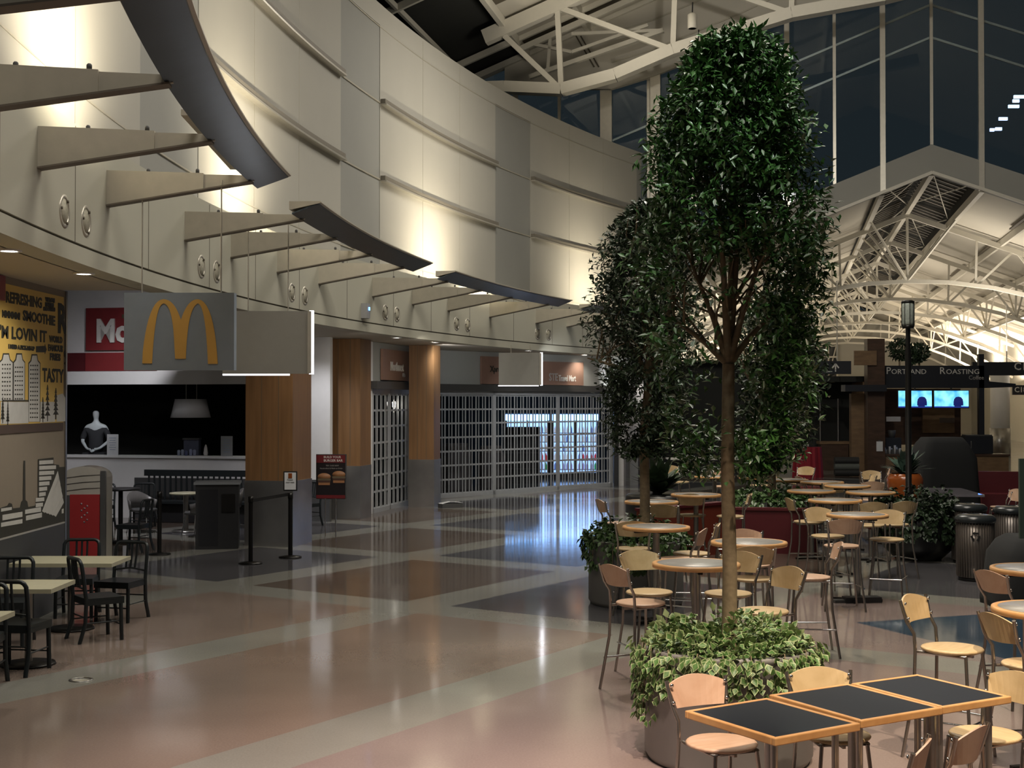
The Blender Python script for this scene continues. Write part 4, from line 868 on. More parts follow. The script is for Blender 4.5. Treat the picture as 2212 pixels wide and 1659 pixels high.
def ivy(X, Y, r, h, n_, m_, name, lab, drop=.35, L_=.065, lift=.16, trail=.3, clumps=None, two=None):
    mb = MB(); st = MB(); m2 = MB(); clumps = clumps or [(k*.52, drop*(.5+.5*random.random())) for k in range(12)]
    for i in range(n_):
        a = random.random()*2*PI; q_ = math.sqrt(random.random())
        if random.random() < trail:
            c_ = random.choice(clumps); a = c_[0]+random.gauss(0, .10); u_ = random.random()
            rr = r+.015+random.random()*.09*(1-.5*u_); z = h+.02-u_*c_[1]; nn = Vector((math.cos(a), math.sin(a), .35))+rnd()*.35
            d = Vector((math.cos(a)*.2, math.sin(a)*.2, -1))+rnd()*.6
        else:
            rr = q_*(r-.015 if two else r+.055); z = h-.03+random.random()*lift*(1.15-q_*.6)*(.8+.5*math.sin(a*4+q_*5)); nn = Vector((math.cos(a)*q_, math.sin(a)*q_, 1))+rnd()*.5; d = Vector((math.cos(a), math.sin(a), .35 if two else .1))+rnd()*.9
        l, w_ = L_*(.7+random.random()*.6), L_*(.65+random.random()*.35); p = Vector((rr*math.cos(a), rr*math.sin(a), z)); leafmesh(mb, p, d, nn, l, w_)
        if two:
            dn = d.normalized(); s_ = dn.cross(nn); u = s_.cross(dn).normalized() if s_.length > 1e-4 else Vector((0,0,1)); leafmesh(m2, p+dn*l*.12+u*.0025, d, nn, l*.78, w_*.70)
    for c_ in clumps:
        a = c_[0]; st.tube([(math.cos(a)*(r-.1), math.sin(a)*(r-.1), h-.03), (math.cos(a)*(r+.03), math.sin(a)*(r+.03), h+.03), (math.cos(a)*(r+.05), math.sin(a)*(r+.05), h-c_[1]*.9)], .004, 5)
    t = thing(name, lab, 'plant', (X, Y, 0)); mb.build('foliage', m_, t); st.build('stems', M_bark, t)
    if two: m2.build('leaf_centres', two, t)
def tree(px, Y, z0, trunk, forks, crown, n_, lab, name='ficus_tree', L_=.085, mleaf=M_leaf, rt=.055, holes=None):
    """trunk: top (x,z) offset; crown: list of (z, xl, xr) half outlines in metres from the trunk; forks: branch tips"""
    X = (px-CX)/FPX*Y; t = thing(name, lab, 'tree', (X, Y, z0)); m = MB()
    zt = trunk[1]-z0; m.tube([(0,0,-.06),(.005,0,zt*.3),(-.008,.01,zt*.65),(trunk[0],0,zt)], [rt*1.12, rt, rt*.92, rt*.85], 12); tips = []
    zc0, zc1 = crown[0][0], crown[-1][0]
    def lim(z):
        for (a, b) in zip(crown[:-1], crown[1:]):
            if a[0] <= z <= b[0]: k = (z-a[0])/(b[0]-a[0]); return a[1]+(b[1]-a[1])*k, a[2]+(b[2]-a[2])*k
        return crown[-1][1:]
    for i, (dx, dy, z) in enumerate(forks):
        p0 = Vector((trunk[0], 0, zt)); p2 = Vector((dx, dy, z-z0)); p1 = Vector((trunk[0]+dx*.35, dy*.35, zt+(z-z0-zt)*.4)); m.tube([p0, p1, p2], [rt*.62, rt*.42, rt*.14], 8)
        for k in range(7):
            q_ = .25+.7*random.random(); b = p1.lerp(p2, q_) if q_ > .4 else p0.lerp(p1, q_*2); e = b+Vector((random.gauss(0,.2), random.gauss(0,.25), .2+random.random()*.3)); xl_, xr_ = (lim(min(max(e.z+z0, crown[0][0]), crown[-1][0]))); e.x = min(max(e.x, xl_+.08), xr_-.08); e.z = min(e.z, crown[-1][0]-z0-.1); m.tube([b, (b+e)/2+rnd()*.04, e], [rt*.22, rt*.15, rt*.06], 5); tips.append(e)
    m.build('trunk', M_bark, t); mb = MB(); k = 0; tries = 0
    while k < n_ and tries < n_*6:
        tries += 1; z = zc0+(zc1-zc0)*random.random(); xl, xr = lim(z); cx_, hw = (xl+xr)/2, (xr-xl)/2
        a = random.random()*2*PI; q_ = random.random()**.42; hy = max(.25, hw*.95)
        # ragged edge and airy interior
        e = 1+.13*math.sin(5*a+z*7)+.10*math.sin(9*a-z*13)+random.gauss(0,.05)
        x, y = cx_+hw*q_*e*math.cos(a), hy*q_*e*math.sin(a)
        dens = .5+.5*math.sin(x*7.3+z*5.1+1.7*math.sin(y*6))*math.sin(z*8.7+y*6.1-x*3.3)
        low = (z-zc0)/(zc1-zc0)
        if dens < (.40 if low < .48 else (.24 if low < .7 else .12)): continue
        if holes and abs(x) < .085 and y < .25 and z < 3.05: continue
        if holes and abs(x-holes[0]) < holes[1] and holes[2] < z < holes[3] and random.random() < .92: continue
        p = Vector((x, y, z-z0)); out = Vector((x-cx_, y, .1)).normalized() if abs(x-cx_)+abs(y) > .01 else Vector((0,0,1))
        for _ in range(3): leafmesh(mb, p+rnd()*.05, out*.5+rnd()*.8+Vector((0,0,-.25)), Vector((0,0,1))+rnd()*.6+out*.5, L_*(.65+.6*random.random()), L_*.42*(.8+.4*random.random())); k += 1
    mb.build('foliage', mleaf, t); return t
def co(px0, Y, rows): return [(EYE+(HY-y)/FPX*Y, (a-px0)/FPX*Y, (b-px0)/FPX*Y) for y, a, b in rows][::-1]
Y1 = 9.2
planter('round_planter', 1571, Y1, .575, .78, M_planter, 'big grey round planter at the foot of the tall tree in front')
ivy((1571-CX)/FPX*Y1, Y1, .575, .78, 2900, M_ivyw, 'variegated_ivy', 'green and cream variegated ivy spilling over the big front planter', .42, .062, .20, .24, [(3.1,.50),(3.3,.42),(3.55,.36),(2.85,.45),(3.85,.28),(4.22,.10),(4.5,.22),(4.80,.26),(5.2,.22),(5.55,.12),(5.9,.14),(.1,.14),(3.4,.5)], M_ivyg)
tree(1574, Y1, .70, (.0, 2.72), [(-.28,.05,3.5),(.05,.12,3.9),(.30,-.05,3.7),(-.12,-.2,4.2),(.18,.2,4.4),(-.45,.1,3.1),(.45,.15,3.2)],
     co(1574, Y1, [(78,1548,1640),(110,1500,1685),(200,1445,1718),(300,1418,1752),(400,1408,1762),(520,1392,1785),(640,1400,1772),(740,1400,1758),(830,1450,1750),(900,1450,1748),(960,1460,1725),(1030,1480,1665)]), 24000,
     'tall leafy fig tree in the big front planter, reaching the roof truss', L_=.070, rt=.050, holes=(-.06, .30, 2.25, 3.45))
Y2 = 16.26
planter('round_planter', 1373, Y2, .58, .78, M_planter, 'grey round planter with green hedge ivy beside the walkway')
ivy((1373-CX)/FPX*Y2, Y2, .58, .78, 1900, M_ivy, 'green_ivy', 'dark green ivy hedge in the planter beside the walkway', .38, .075, .26, .32)
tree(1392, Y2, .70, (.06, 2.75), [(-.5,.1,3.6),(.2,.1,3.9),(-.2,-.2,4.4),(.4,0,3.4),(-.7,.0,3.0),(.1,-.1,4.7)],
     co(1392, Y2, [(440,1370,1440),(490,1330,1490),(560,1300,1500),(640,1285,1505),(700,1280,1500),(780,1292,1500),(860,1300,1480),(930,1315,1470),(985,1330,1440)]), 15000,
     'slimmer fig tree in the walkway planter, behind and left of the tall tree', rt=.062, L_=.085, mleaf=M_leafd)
Y3 = 22.8
planter('round_planter', 1665, Y3, .62, .70, M_planter, 'low grey planter behind the maroon partition')
ivy((1665-CX)/FPX*Y3, Y3, .64, .80, 1500, M_ivy, 'green_ivy', 'green ivy trough behind the maroon partition', .3, .09, .22, .35)
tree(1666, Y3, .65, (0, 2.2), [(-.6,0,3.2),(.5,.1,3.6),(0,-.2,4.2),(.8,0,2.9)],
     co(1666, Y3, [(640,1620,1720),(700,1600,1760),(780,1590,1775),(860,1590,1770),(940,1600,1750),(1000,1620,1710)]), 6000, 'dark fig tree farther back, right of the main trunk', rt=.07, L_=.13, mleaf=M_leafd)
# lamp posts in black bowl planters
def bowl(px, Y, r, h, lab): return planter('bowl_planter', px, Y, r, h, M_blackpl, lab, [(r*.55,0),(r*.85,h*.25),(r,h*.6),(r*1.0,h*.95),(r*.93,h)])
bx, by = bowl(1982, 20.8, .62, .72, 'black bowl planter under the lit lamp post, overgrown with ivy')
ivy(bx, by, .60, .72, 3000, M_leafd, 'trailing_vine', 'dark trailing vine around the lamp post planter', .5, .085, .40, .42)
def lamppost(px, Y, H, lab, r=.048):
    X = (px-CX)/FPX*Y; t = thing('lamp_post', lab, 'lamp post', (X, Y, .0))
    MB().tube([(0,0,.66),(0,0,1.1),(0,0,1.12),(0,0,H-.75)], [r*1.3, r*1.3, r, r], 14).build('pole', M_blackm, t); MB().tube([(0,0,H-.76),(0,0,H-.42)], r*.75, 12).build('neck', M_blackm, t)
    MB().lathe([(.085,H-.42),(.095,H-.40),(.095,H-.38),(.06,H-.38)], 16).build('collar', M_blackm, t)
    MB().lathe([(.082,H-.38),(.098,H-.34),(.098,H-.05),(.088,H-.02)], 20).build('glass_shade', mat('ribbed_lamp_glass', (.33,.37,.33), .3, var=.25, scale=30), t)
    m = MB(); m.lathe([(.10,H-.02),(.105,H),(.07,H+.02),(.0001,H+.025)], 16)
    for k in range(8): m.bar((.10*math.cos(k*PI/4), .10*math.sin(k*PI/4), H-.38), (.10*math.cos(k*PI/4), .10*math.sin(k*PI/4), H-.02), .008)
    m.build('cage', M_blackm, t)
lamppost(1962, 20.8, 4.04, 'black lamp post with ribbed glass head in front of the coffee kiosk'); 
b2 = bowl(1425, 24.0, .62, .8, 'black bowl planter at the foot of the post behind the second tree')
lamppost(1418, 24.0, 4.04, 'black lamp post mostly hidden by the second tree', .06)
def spiky(X, Y, z, n_, L_, m_, lab, name='agave'):
    mb = MB()
    for i in range(n_):
        a = random.random()*2*PI; el = .25+random.random()*1.1; d = Vector((math.cos(a)*math.cos(el), math.sin(a)*math.cos(el), math.sin(el))); s = Vector((-math.sin(a), math.cos(a), 0)); l = L_*(.7+.4*random.random()); p = Vector((0,0,0)); w_ = L_*.11
        q1 = p+d*l*.5+Vector((0,0,.02)); q2 = p+d*l-Vector((0,0,l*.12)); k = len(mb.v)
        mb.v += [tuple(p-s*w_*.4), tuple(p+s*w_*.4), tuple(q1+s*w_), tuple(q1-s*w_), tuple(q2)]; mb.f += [(k,k+1,k+2,k+3),(k+3,k+2,k+4)]; mb.sm += [False]*2
    t = thing(name, lab, 'plant', (X, Y, z)); mb.build('foliage', m_, t); MB().lathe([(.05,-.06),(.03,.08)], 8).build('crown', M_soil, t)
spiky(b2[0], b2[1], .8, 60, .85, M_leafd, 'dark broad-leaved plant in the bowl behind the second tree', 'broadleaf_plant')
ox, oy = (1954-CX)/FPX*25.3, 25.3
t = thing('orange_urn', 'glossy orange urn holding an agave, behind the lamp post', 'urn', (ox, oy, 0)); MB().lathe([(.16,0),(.18,.05),(.20,.45),(.33,.85),(.34,1.0),(.29,1.10),(.27,1.10),(.25,1.02)], 32).build('pot', M_orange, t); MB().lathe([(.26,1.03),(.0001,1.04)], 20).build('soil', M_soil, t)
spiky(ox, oy, 1.06, 64, .62, mat('agave_leaf', (.05,.09,.07), .4, var=.3), 'grey green agave in the orange urn')
# ---- waste bins
def bin_(X, Y, lab, emblem=False):
    t = thing('waste_bin', lab, 'bin', (X, Y, 0), -.32 if emblem else 0, 'ribbed round waste bins'); r = .245
    m = MB(); m.lathe([(r,.05),(r,.80)], 40)
    for k in range(40): m.box(((r+.004)*math.cos(2*PI*k/40), (r+.004)*math.sin(2*PI*k/40), .43), (.012,.010,.74), 2*PI*k/40)
    m.build('ribbed_body', mat('bin_steel', (.16,.14,.125), .35, .6, var=.15, scale=3), t)
    MB().lathe([(r-.02,0),(r-.02,.05)], 32).build('foot', M_black, t); MB().lathe([(r+.02,.80),(r+.03,.82),(r+.03,.86),(r-.02,.90),(.10,.915),(.09,.88),(.0001,.87)], 40).build('lid', mat('bin_lid', (.02,.024,.026), .25), t)
    if emblem:
        m = MB()
        for k in range(3):
            a = PI/2+k*2*PI/3; c = Vector((math.cos(a)*.045, 0, math.sin(a)*.045)); d = Vector((-math.sin(a), 0, math.cos(a))); o_ = Vector((0, -r-.016, .62)); n3 = Vector((math.cos(a),0,math.sin(a)))
            m.bar(o_+c-d*.038, o_+c+d*.012, .026, .006, (0,1,0)); p = o_+c+d*.010; m.add([tuple(p+n3*.026), tuple(p-n3*.026), tuple(p+d*.036)], [(0,1,2)])
        m.build('recycling_emblem', M_black, t)
bin_((2119-CX)/FPX*18.1, 18.1+.25, 'nearer ribbed bin with a recycling emblem', True); bin_((2101-CX)/FPX*20.1, 20.3, 'ribbed bin half behind the one with the recycling emblem'); bin_((2185-CX)/FPX*19.8, 19.8, 'dark lidded bin partly behind the green board at the right')
# covered cart at right edge and green board
def cover(X, Y, w_, d_, h, lab, name, rz=0, top=.8):
    t = thing(name, lab, 'cart', (X, Y, 0), rz); m = MB(); secs = []
    for z, k in ((0,1.04),(.08,1.05),(h*.4,1.0),(h*.75,.96),(h*.93,top),(h,top*.8)):
        sec = []
        for i in range(28):
            a = 2*PI*i/28; c_, s_ = math.cos(a), math.sin(a); e = .35; x = (abs(c_)**e)*(1 if c_ > 0 else -1); y = (abs(s_)**e)*(1 if s_ > 0 else -1); f_ = 1+(.05*math.sin(i*2.7)*(1-z/h))
            sec.append((x*w_/2*k*f_, y*d_/2*k*f_, z))
        secs.append(sec)
    m.sweep(secs, True, True); m.build('cloth_cover', M_cloth, t); MB().box((0,0,h*.45), (w_*.7,d_*.7,h*.8)).build('cart_body', M_black, t)
cover(6.35, 15.9, 1.15, 1.0, .86, 'low cart under a black floor-length cloth at the right edge', 'covered_cart')
cover((2040-CX)/FPX*27.9, 28.1, 1.35, .9, 1.72, 'tall cart under a black fitted cover in front of the coffee kiosk', 'covered_cart', .1, .72)
m = MB().box((0,0,.45), (.8,.04,.9)); tag(m.build('green_board', mat('grey_green_board', (.05,.075,.06), .5)), 'dark grey green board leaning at the right edge above the covered cart', 'board'); o = [x for x in col.objects if x.name == 'green_board'][0]; o.location = (6.12, 14.95, .92)
t = thing('board_stand', 'low black stand carrying the green board', 'stand', (6.12, 14.95, 0)); MB().box((0,0,.02), (.7,.3,.04)).build('base', M_black, t); MB().tube([(-.3,0,.03),(-.3,0,.92)], .02).tube([(.3,0,.03),(.3,0,.92)], .02).build('upright', M_black, t)
# ---- left side: black slat back chairs and beige tables
def navy_proto():
    t = thing('slat_chair', 'x', 'chair'); H = .45
    m = MB(); m.prism([(-.20,-.19),(.20,-.19),(.215,.20),(-.215,.20)], H-.03, H); m.prism([(-.205,-.19),(.205,-.19),(.215,.20),(-.215,.20)], H-.07, H-.03); m.build('seat', M_navy, t)
    m = MB(); pts = [(-.20,-.19,.0+H-.02),(-.20,-.225,H+.25)] + [(-.20+.06*(1-math.cos(a)), -.235-.02*math.sin(a), H+.33+.07*math.sin(a)) for a in (.3,.8,1.2,1.57)]; pts2 = [(-x, y, z) for x, y, z in reversed(pts)]; m.tube(pts+pts2, .020, 8); m.build('back_hoop', M_navy, t)
    m = MB(); m.tube([(-.19,-.195,H+.09),(0,-.21,H+.115),(.19,-.195,H+.09)], .011, 6)
    for x in (-.055, 0, .055): m.tube([(x,-.205,H+.10),(x*1.1,-.24,H+.26),(x*1.1,-.255,H+.40)], .013, 6)
    m.build('slats', M_navy, t)
    for sx in (-1, 1): MB().tube([(sx*.20,-.19,H-.01),(sx*.20,-.20,.2),(sx*.205,-.26,0)], .021, 8).build('leg', M_navy, t); MB().tube([(sx*.195,.17,H-.04),(sx*.20,.18,0)], .021, 8).build('leg', M_navy, t)
    m = MB()
    for sx in (-1, 1): m.tube([(sx*.20,-.20,.20),(sx*.198,.175,.20)], .008, 6)
    m.tube([(-.20,-.20,.26),(.20,-.20,.26)], .008, 6); m.tube([(-.2,.176,.16),(.2,.176,.16)], .008, 6); m.build('stretcher', M_navy, t); return t
NP = navy_proto(); first = True
NV = [(-4.30,13.78,(.8,.6),'black slat chair turned sideways between the two beige tables'), (-5.0,15.25,(.1,-1),'black slat chair behind the far beige table, in front of the red machine'), (-4.42,14.98,(-.25,-.97),'black slat chair at the right end of the far beige table'),
 (-5.12,13.45,(.1,-1),'black slat chair between the beige tables, nearest the partition'), (-4.50,12.12,(.15,1),'black slat chair in front of the middle beige table'), (-4.62,11.42,(.1,-1),'black slat chair cut by the left edge of the picture'),
 (-6.25,21.9,(-1,.2),'black slat chair behind the red machine, its legs clear of the shop tables'), (-8.0,25.8,(0,-1),'left black slat chair below the white shop wall'), (-7.25,26.0,(.1,-1),'black slat chair at the left end of the dark slatted bench'),
 (-4.10,26.4,(-.6,-.8),'black slat chair behind the burger poster'), (-7.1,22.8,(1,.1),'black slat chair facing right behind the red machine')]
for x, y, f, lab in NV:
    if first: NP['label'] = lab; NP['group'] = 'black slat back chairs'; NP.location = (x, y, 0); NP.rotation_euler = (0,0,face(*f)); first = False
    else: dup(NP, (x, y, 0), face(*f), lab, 'black slat back chairs')
def cafe_table(x0, x1, y0, y1, lab, H=.75):
    t = thing('beige_table', lab, 'table', ((x0+x1)/2, (y0+y1)/2, 0), 0, 'beige cafe tables'); a, b = x1-x0, y1-y0
    MB().box((0,0,H-.02), (a,b,.04)).build('tabletop', M_beige, t); MB().tube([(0,0,.02),(0,0,H-.04)], .035, 12).build('pedestal', M_steel, t); MB().lathe([(.25,0),(.24,.02),(.05,.035)], 24).build('base', M_blackm, t)
cafe_table(-4.85,-4.20,12.09,12.76,'middle beige cafe table by the partition'); cafe_table(-5.32,-4.23,14.02,14.72,'widest beige cafe table, farthest of the three'); cafe_table(-4.75,-4.06,10.2,10.84,'beige cafe table cut by the left edge of the picture')
# red dispenser cabinet
t = thing('drink_cabinet', 'red and cream cabinet with an arched top standing behind the chairs', 'cabinet', (-6.60, 20.6, 0), .06); pf = [(-.33,0),(.33,0),(.33,1.30)]+[(.33*math.cos(a), 1.30+.17*math.sin(a)) for a in [PI*i/12 for i in range(1, 12)]]+[(-.33,1.30)]
MB().prism(pf, -.22, .22, ROT).build('cream_body', mat('cream_enamel', (.40,.37,.31), .35), t); MB().bbox((-.20,-.25,.06),(.25,-.22,1.04)).build('red_door', M_red, t); MB().bbox((-.33,-.25,.02),(-.20,-.22,1.03)).build('grey_side_strip', M_darkgrey, t)
MB().bbox((.26,-.26,.02),(.34,-.2,1.40)).build('steel_edge', M_steel, t); m = MB()
for k in range(9): MB().lathe([(.0001,0),(.016,.002),(.0001,.004)], 8, M=Matrix.Translation((.02+.05*math.sin(k*2.1), -.253, .62+k*.035)) @ Matrix.Rotation(PI/2, 4, 'X')).build('bubble_print', mat('bubble_grey', (.4,.3,.3)), t)
m = MB()
for z in (1.12, 1.22, 1.32): m.tube([(-.30,-.225,z-.03),(0,-.232,z+.01),(.25,-.225,z+.02)], .006, 6)
m.build('curved_lines', M_steel, t)
# black waste cabinet
t = thing('waste_cabinet', 'black square waste cabinet in front of the thick wooden pillar', 'bin', (-4.98, 22.45, 0), .16); MB().bbox((-.35,-.28,.0),(.35,.28,1.08)).build('cabinet', M_black, t); MB().bbox((-.38,-.31,1.08),(.38,.31,1.12)).build('tray_top', mat('tray_grey', (.20,.21,.22), .3), t); MB().bbox((.08,-.30,.62),(.30,-.27,.92)).build('flap', M_blackm, t); MB().bbox((-.30,-.285,.06),(.02,-.28,1.0)).build('door', mat('cab_door', (.010,.010,.012), .4), t)
# belt stanchions
def stanchion(x, y, lab, sign=False):
    t = thing('belt_stanchion', lab, 'stanchion', (x, y, 0), 0, 'belt stanchions'); MB().lathe([(.18,0),(.18,.015),(.06,.035),(.0001,.036)], 28).build('base', M_blackm, t); MB().tube([(0,0,.03),(0,0,1.0)], .034, 14).build('post', M_blackm, t)
    MB().lathe([(.042,.93),(.042,1.02),(.0001,1.025)], 14).build('belt_head', M_blackm, t)
    if sign:
        MB().box((0,-.01,1.21), (.22,.02,.31)).build('sign_frame', M_black, t); MB().box((0,-.024,1.21), (.18,.006,.27)).build('sign_sheet', M_paper, t); MB().box((0,-.030,1.295), (.06,.004,.08)).build('orange_mark', M_orange, t)
        textmesh('PLEASE', .03, frame((-.05,-.030,1.22),(1,0,0)), M_ink, 'lettering', t, .001); textmesh('WAIT HERE', .026, frame((-.07,-.030,1.18),(1,0,0)), M_ink, 'lettering', t, .001)
stanchion(-5.69, 21.4, 'black stanchion nearest the red machine, no belt'); stanchion(-3.98, 20.2, 'black stanchion left of the framed notice, belt attached'); stanchion(-3.51, 21.0, 'black stanchion topped by a small framed notice', True)
tag(MB().bar((-3.95,20.22,.96), (-3.54,20.98,1.0), .004, .05).build('queue_belt', M_black), 'black belt stretched between the two stanchions at the pillar', 'belt')
# poster on legs
t = thing('poster_stand', 'burger poster on a tall two-legged stand between the pillars', 'poster', ((715-CX)/FPX*24.2, 24.2, 0), -.05); MB().box((0,0,1.10), (.54,.02,.80)).build('poster', mat('poster_black', (.015,.012,.014), .3), t)
MB().box((0,-.012,1.425), (.53,.004,.14)).build('red_header', mat('poster_red', (.14,.012,.015), .4), t); MB().box((0,-.012,.735), (.53,.004,.06)).build('red_footer', MATS['poster_red'], t); MB().box((.01,.0,1.1), (.56,.012,.82)).build('frame', M_darkgrey, t)
for sx in (-.10, .09): MB().tube([(sx,0,0),(sx,0,.72)], .012, 8).build('leg', M_chrome, t)
bun = mat('bun_print', (.30,.14,.06), .5); pat = mat('patty_print', (.06,.025,.015), .6); lett = mat('filling_print', (.12,.09,.05), .6)
for bx_, bz_ in ((-.12, 1.08), (.15, 1.12)):
    def Mp(z): return Matrix.Translation((bx_, -.014, z)) @ Matrix.Rotation(PI/2, 4, 'X')
    MB().lathe([(.0001,0),(.12,.001),(.12,.004),(.0001,.005)], 20, sc=(1,.55), M=Mp(bz_+.02)).build('bun', bun, t); MB().box((bx_,-.017,bz_-.03), (.24,.006,.035)).build('filling', lett, t); MB().box((bx_,-.017,bz_-.065), (.23,.006,.035)).build('patty', pat, t); MB().box((bx_,-.016,bz_-.11), (.21,.006,.045)).build('bun', bun, t)
textmesh('BUILD YOUR', .055, frame((-.13,-.016,1.44),(1,0,0)), M_letter, 'lettering', t, .001, bold=.001); textmesh('BURGER BAR', .06, frame((-.13,-.016,1.375),(1,0,0)), M_letter, 'lettering', t, .001, bold=.001); textmesh('TRY OUR NEW', .035, frame((-.09,-.013,1.29),(1,0,0)), M_letterd, 'lettering', t, .001); textmesh('Handcrafted & Made to Order', .034, frame((-.20,-.013,1.24),(1,0,0)), M_letterd, 'lettering', t, .001)
# shop seating: pedestal table, tub chairs, slatted bench
t = thing('cafe_round_table', 'round grey pedestal table in front of the dark bench', 'table', (-6.2, 25.2, 0)); MB().lathe([(.0001,.71),(.30,.71),(.31,.73),(.30,.745),(.0001,.745)], 32).build('tabletop', M_beige, t); MB().tube([(0,0,.03),(0,0,.72)], .05, 12).build('pedestal', M_steel, t); MB().lathe([(.27,0),(.25,.03),(.06,.05)], 24).build('base', M_steel, t)
t = thing('cafe_round_table', 'small dark round table left of the tub chairs', 'table', (-6.85, 23.2, 0)); MB().lathe([(.0001,.92),(.33,.92),(.34,.94),(.33,.955),(.0001,.955)], 32).build('tabletop', M_black, t); MB().tube([(0,0,.03),(0,0,.93)], .04, 12).build('pedestal', M_blackm, t); MB().lathe([(.25,0),(.24,.03),(.06,.05)], 24).build('base', M_blackm, t)
def tub(x, y, f, lab):
    t = thing('tub_chair', lab, 'chair', (x, y, 0), face(*f), 'grey tub chairs'); g = mat('tub_shell', (.12,.115,.11), .3)
    m = MB(); secs = []
    for i in range(15):
        a = PI+ PI*i/14; r = .27; hh = .78-.17*abs(math.cos(a))**2; secs.append([(r*math.cos(a), r*math.sin(a)*.95, .44),(r*1.12*math.cos(a), r*1.12*math.sin(a), hh),(r*1.04*math.cos(a), r*1.04*math.sin(a), hh),(r*.93*math.cos(a), r*.88*math.sin(a), .44)])
    m.sweep(secs, True, True); m.build('shell', g, t); MB().lathe([(.0001,.40),(.25,.41),(.26,.44),(.24,.46),(.0001,.46)], 24).build('seat', M_darkgrey, t)
    for sx in (-1, 1):
        for sy in (-1, 1): MB().tube([(sx*.17,sy*.16,.41),(sx*.22,sy*.22,0)], .011, 8).build('leg', M_chrome, t)
tub(-6.95, 25.0, (.7,-.6), 'grey tub chair left of the pedestal table'); tub(-5.75, 24.3, (-.9,.3), 'grey tub chair right of the stanchion, in front of the pedestal table'); tub(-5.55, 25.9, (-.9,-.3), 'grey tub chair between the pedestal table and the waste cabinet')
t = thing('slatted_bench', 'long dark slatted bench along the white shop wall', 'bench', (-6.1, 27.0, 0), -.2); MB().box((0,0,.42), (3.2,.45,.05)).build('seat', M_navy, t); m = MB(); m.box((0,.2,1.0), (3.2,.05,.13))
for k in range(26): m.box((-1.5+k*.12, .2, .68), (.035,.025,.55))
m.build('slatted_back', M_navy, t); MB().box((0,.05,.2), (3.1,.3,.38)).build('base', M_black, t)
# window display
t = thing('pendant_lamp', 'white drum pendant lamp in the dark shop window', 'lamp', ((412-CX)/FPX*28.8, 28.8, 0)); z1, z0 = EYE+8/FPX*28.8, EYE-32/FPX*28.8
MB().lathe([(.43,z0),(.335,z1),(.325,z1),(.42,z0)], 40).build('lamp_shade', mat('white_drum_shade', (.55,.54,.54), .7, var=.03), t); MB().lathe([(.325,z1-.01),(.0001,z1-.01)], 32).build('shade_top', M_white, t)
for sx in (-.10, .13): MB().tube([(sx,0,z1),(sx,0,2.95)], .008, 6).build('cord', M_trim, t)
lamp('window_light', 'SPOT', (-8.0, 26.2, 4.6), 60, (.9,.97,1), (-8.6, 29, 1.7), .1, spot=60, blend=.8)
mw = mat('white_mannequin', (.62,.68,.70), .4); mt = mat('charcoal_top', (.035,.037,.042), .85); ms = mat('grey_yoke', (.20,.22,.23), .8)
t = thing('mannequin', 'white shop mannequin in a dark top with forearms crossed low in front', 'mannequin', ((208-CX)/FPX*29.2, 29.2, 0)); zt = 2.36
def skin(name, vs, es, rs, m_, par, lv=2):
    me = bpy.data.meshes.new(name); me.from_pydata(vs, es, []); o = bpy.data.objects.new(name, me); col.objects.link(o); o.parent = par; me.materials.append(m_)
    o.modifiers.new('skin', 'SKIN'); s_ = o.modifiers.new('sub', 'SUBSURF'); s_.levels = lv; s_.render_levels = lv
    for i, r in enumerate(rs): me.skin_vertices[0].data[i].radius = (r if isinstance(r, tuple) else (r, r))
    me.skin_vertices[0].data[0].use_root = True
    if hasattr(o.modifiers['skin'], 'use_smooth_shade'): o.modifiers['skin'].use_smooth_shade = True
    return o
V = [(0,0,1.45),(0,0,1.70),(0,.0,1.92),(0,0,2.00),(0,0,2.07),(0,-.01,2.13),(0,-.02,2.20),(0,-.01,2.28),(-.19,.0,1.93),(-.26,0,1.78),(-.29,-.03,1.60),(-.14,-.20,1.45),(-.05,-.27,1.42),(.19,0,1.93),(.26,0,1.78),(.29,-.03,1.60),(.15,-.20,1.46),(.07,-.27,1.43)]
Ed = [(0,1),(1,2),(2,3),(3,4),(4,5),(5,6),(6,7),(2,8),(8,9),(9,10),(10,11),(11,12),(2,13),(13,14),(14,15),(15,16),(16,17)]
Rr = [(.15,.10),(.14,.10),(.15,.10),.07,.05,.06,(.078,.095),(.06,.07),.06,.048,.042,.028,.025,.06,.048,.042,.028,.025]
for sx, b in ((-1, 12), (1, 17)):
    bx0, by0, bz0 = V[b]
    for k in range(4):
        n0 = len(V); V += [(bx0-sx*(.03+.004*k), by0-.02, bz0-.012+k*.014-.03), (bx0-sx*(.075-.006*abs(k-1.5)), by0-.03, bz0-.045+k*.014)]; Ed += [(b, n0), (n0, n0+1)]; Rr += [.009, .007]
    n0 = len(V); V += [(bx0-sx*.01, by0-.035, bz0+.03)]; Ed += [(b, n0)]; Rr += [.009]
skin('body', V, Ed, Rr, mw, t)
skin('dark_top', [(0,.0,1.30),(0,0,1.5),(0,0,1.72),(0,0,1.87),(-.20,0,1.86),(-.27,0,1.74),(-.30,-.02,1.62),(.20,0,1.86),(.27,0,1.74),(.30,-.02,1.62)], [(0,1),(1,2),(2,3),(3,4),(4,5),(5,6),(3,7),(7,8),(8,9)], [(.20,.14),(.17,.13),(.165,.125),(.15,.115),.08,.07,.065,.08,.07,.065], mt, t)
skin('grey_yoke', [(0,0,1.90),(0,0,1.99),(-.16,0,1.94),(.16,0,1.94)], [(0,1),(0,2),(0,3)], [(.13,.11),.075,.075,.075], ms, t)
MB().bbox((-.24,-.2,.55),(.24,.2,1.36)).build('skirt_form', mt, t); MB().lathe([(.28,0),(.28,.55)], 24).build('display_plinth', M_black, t)
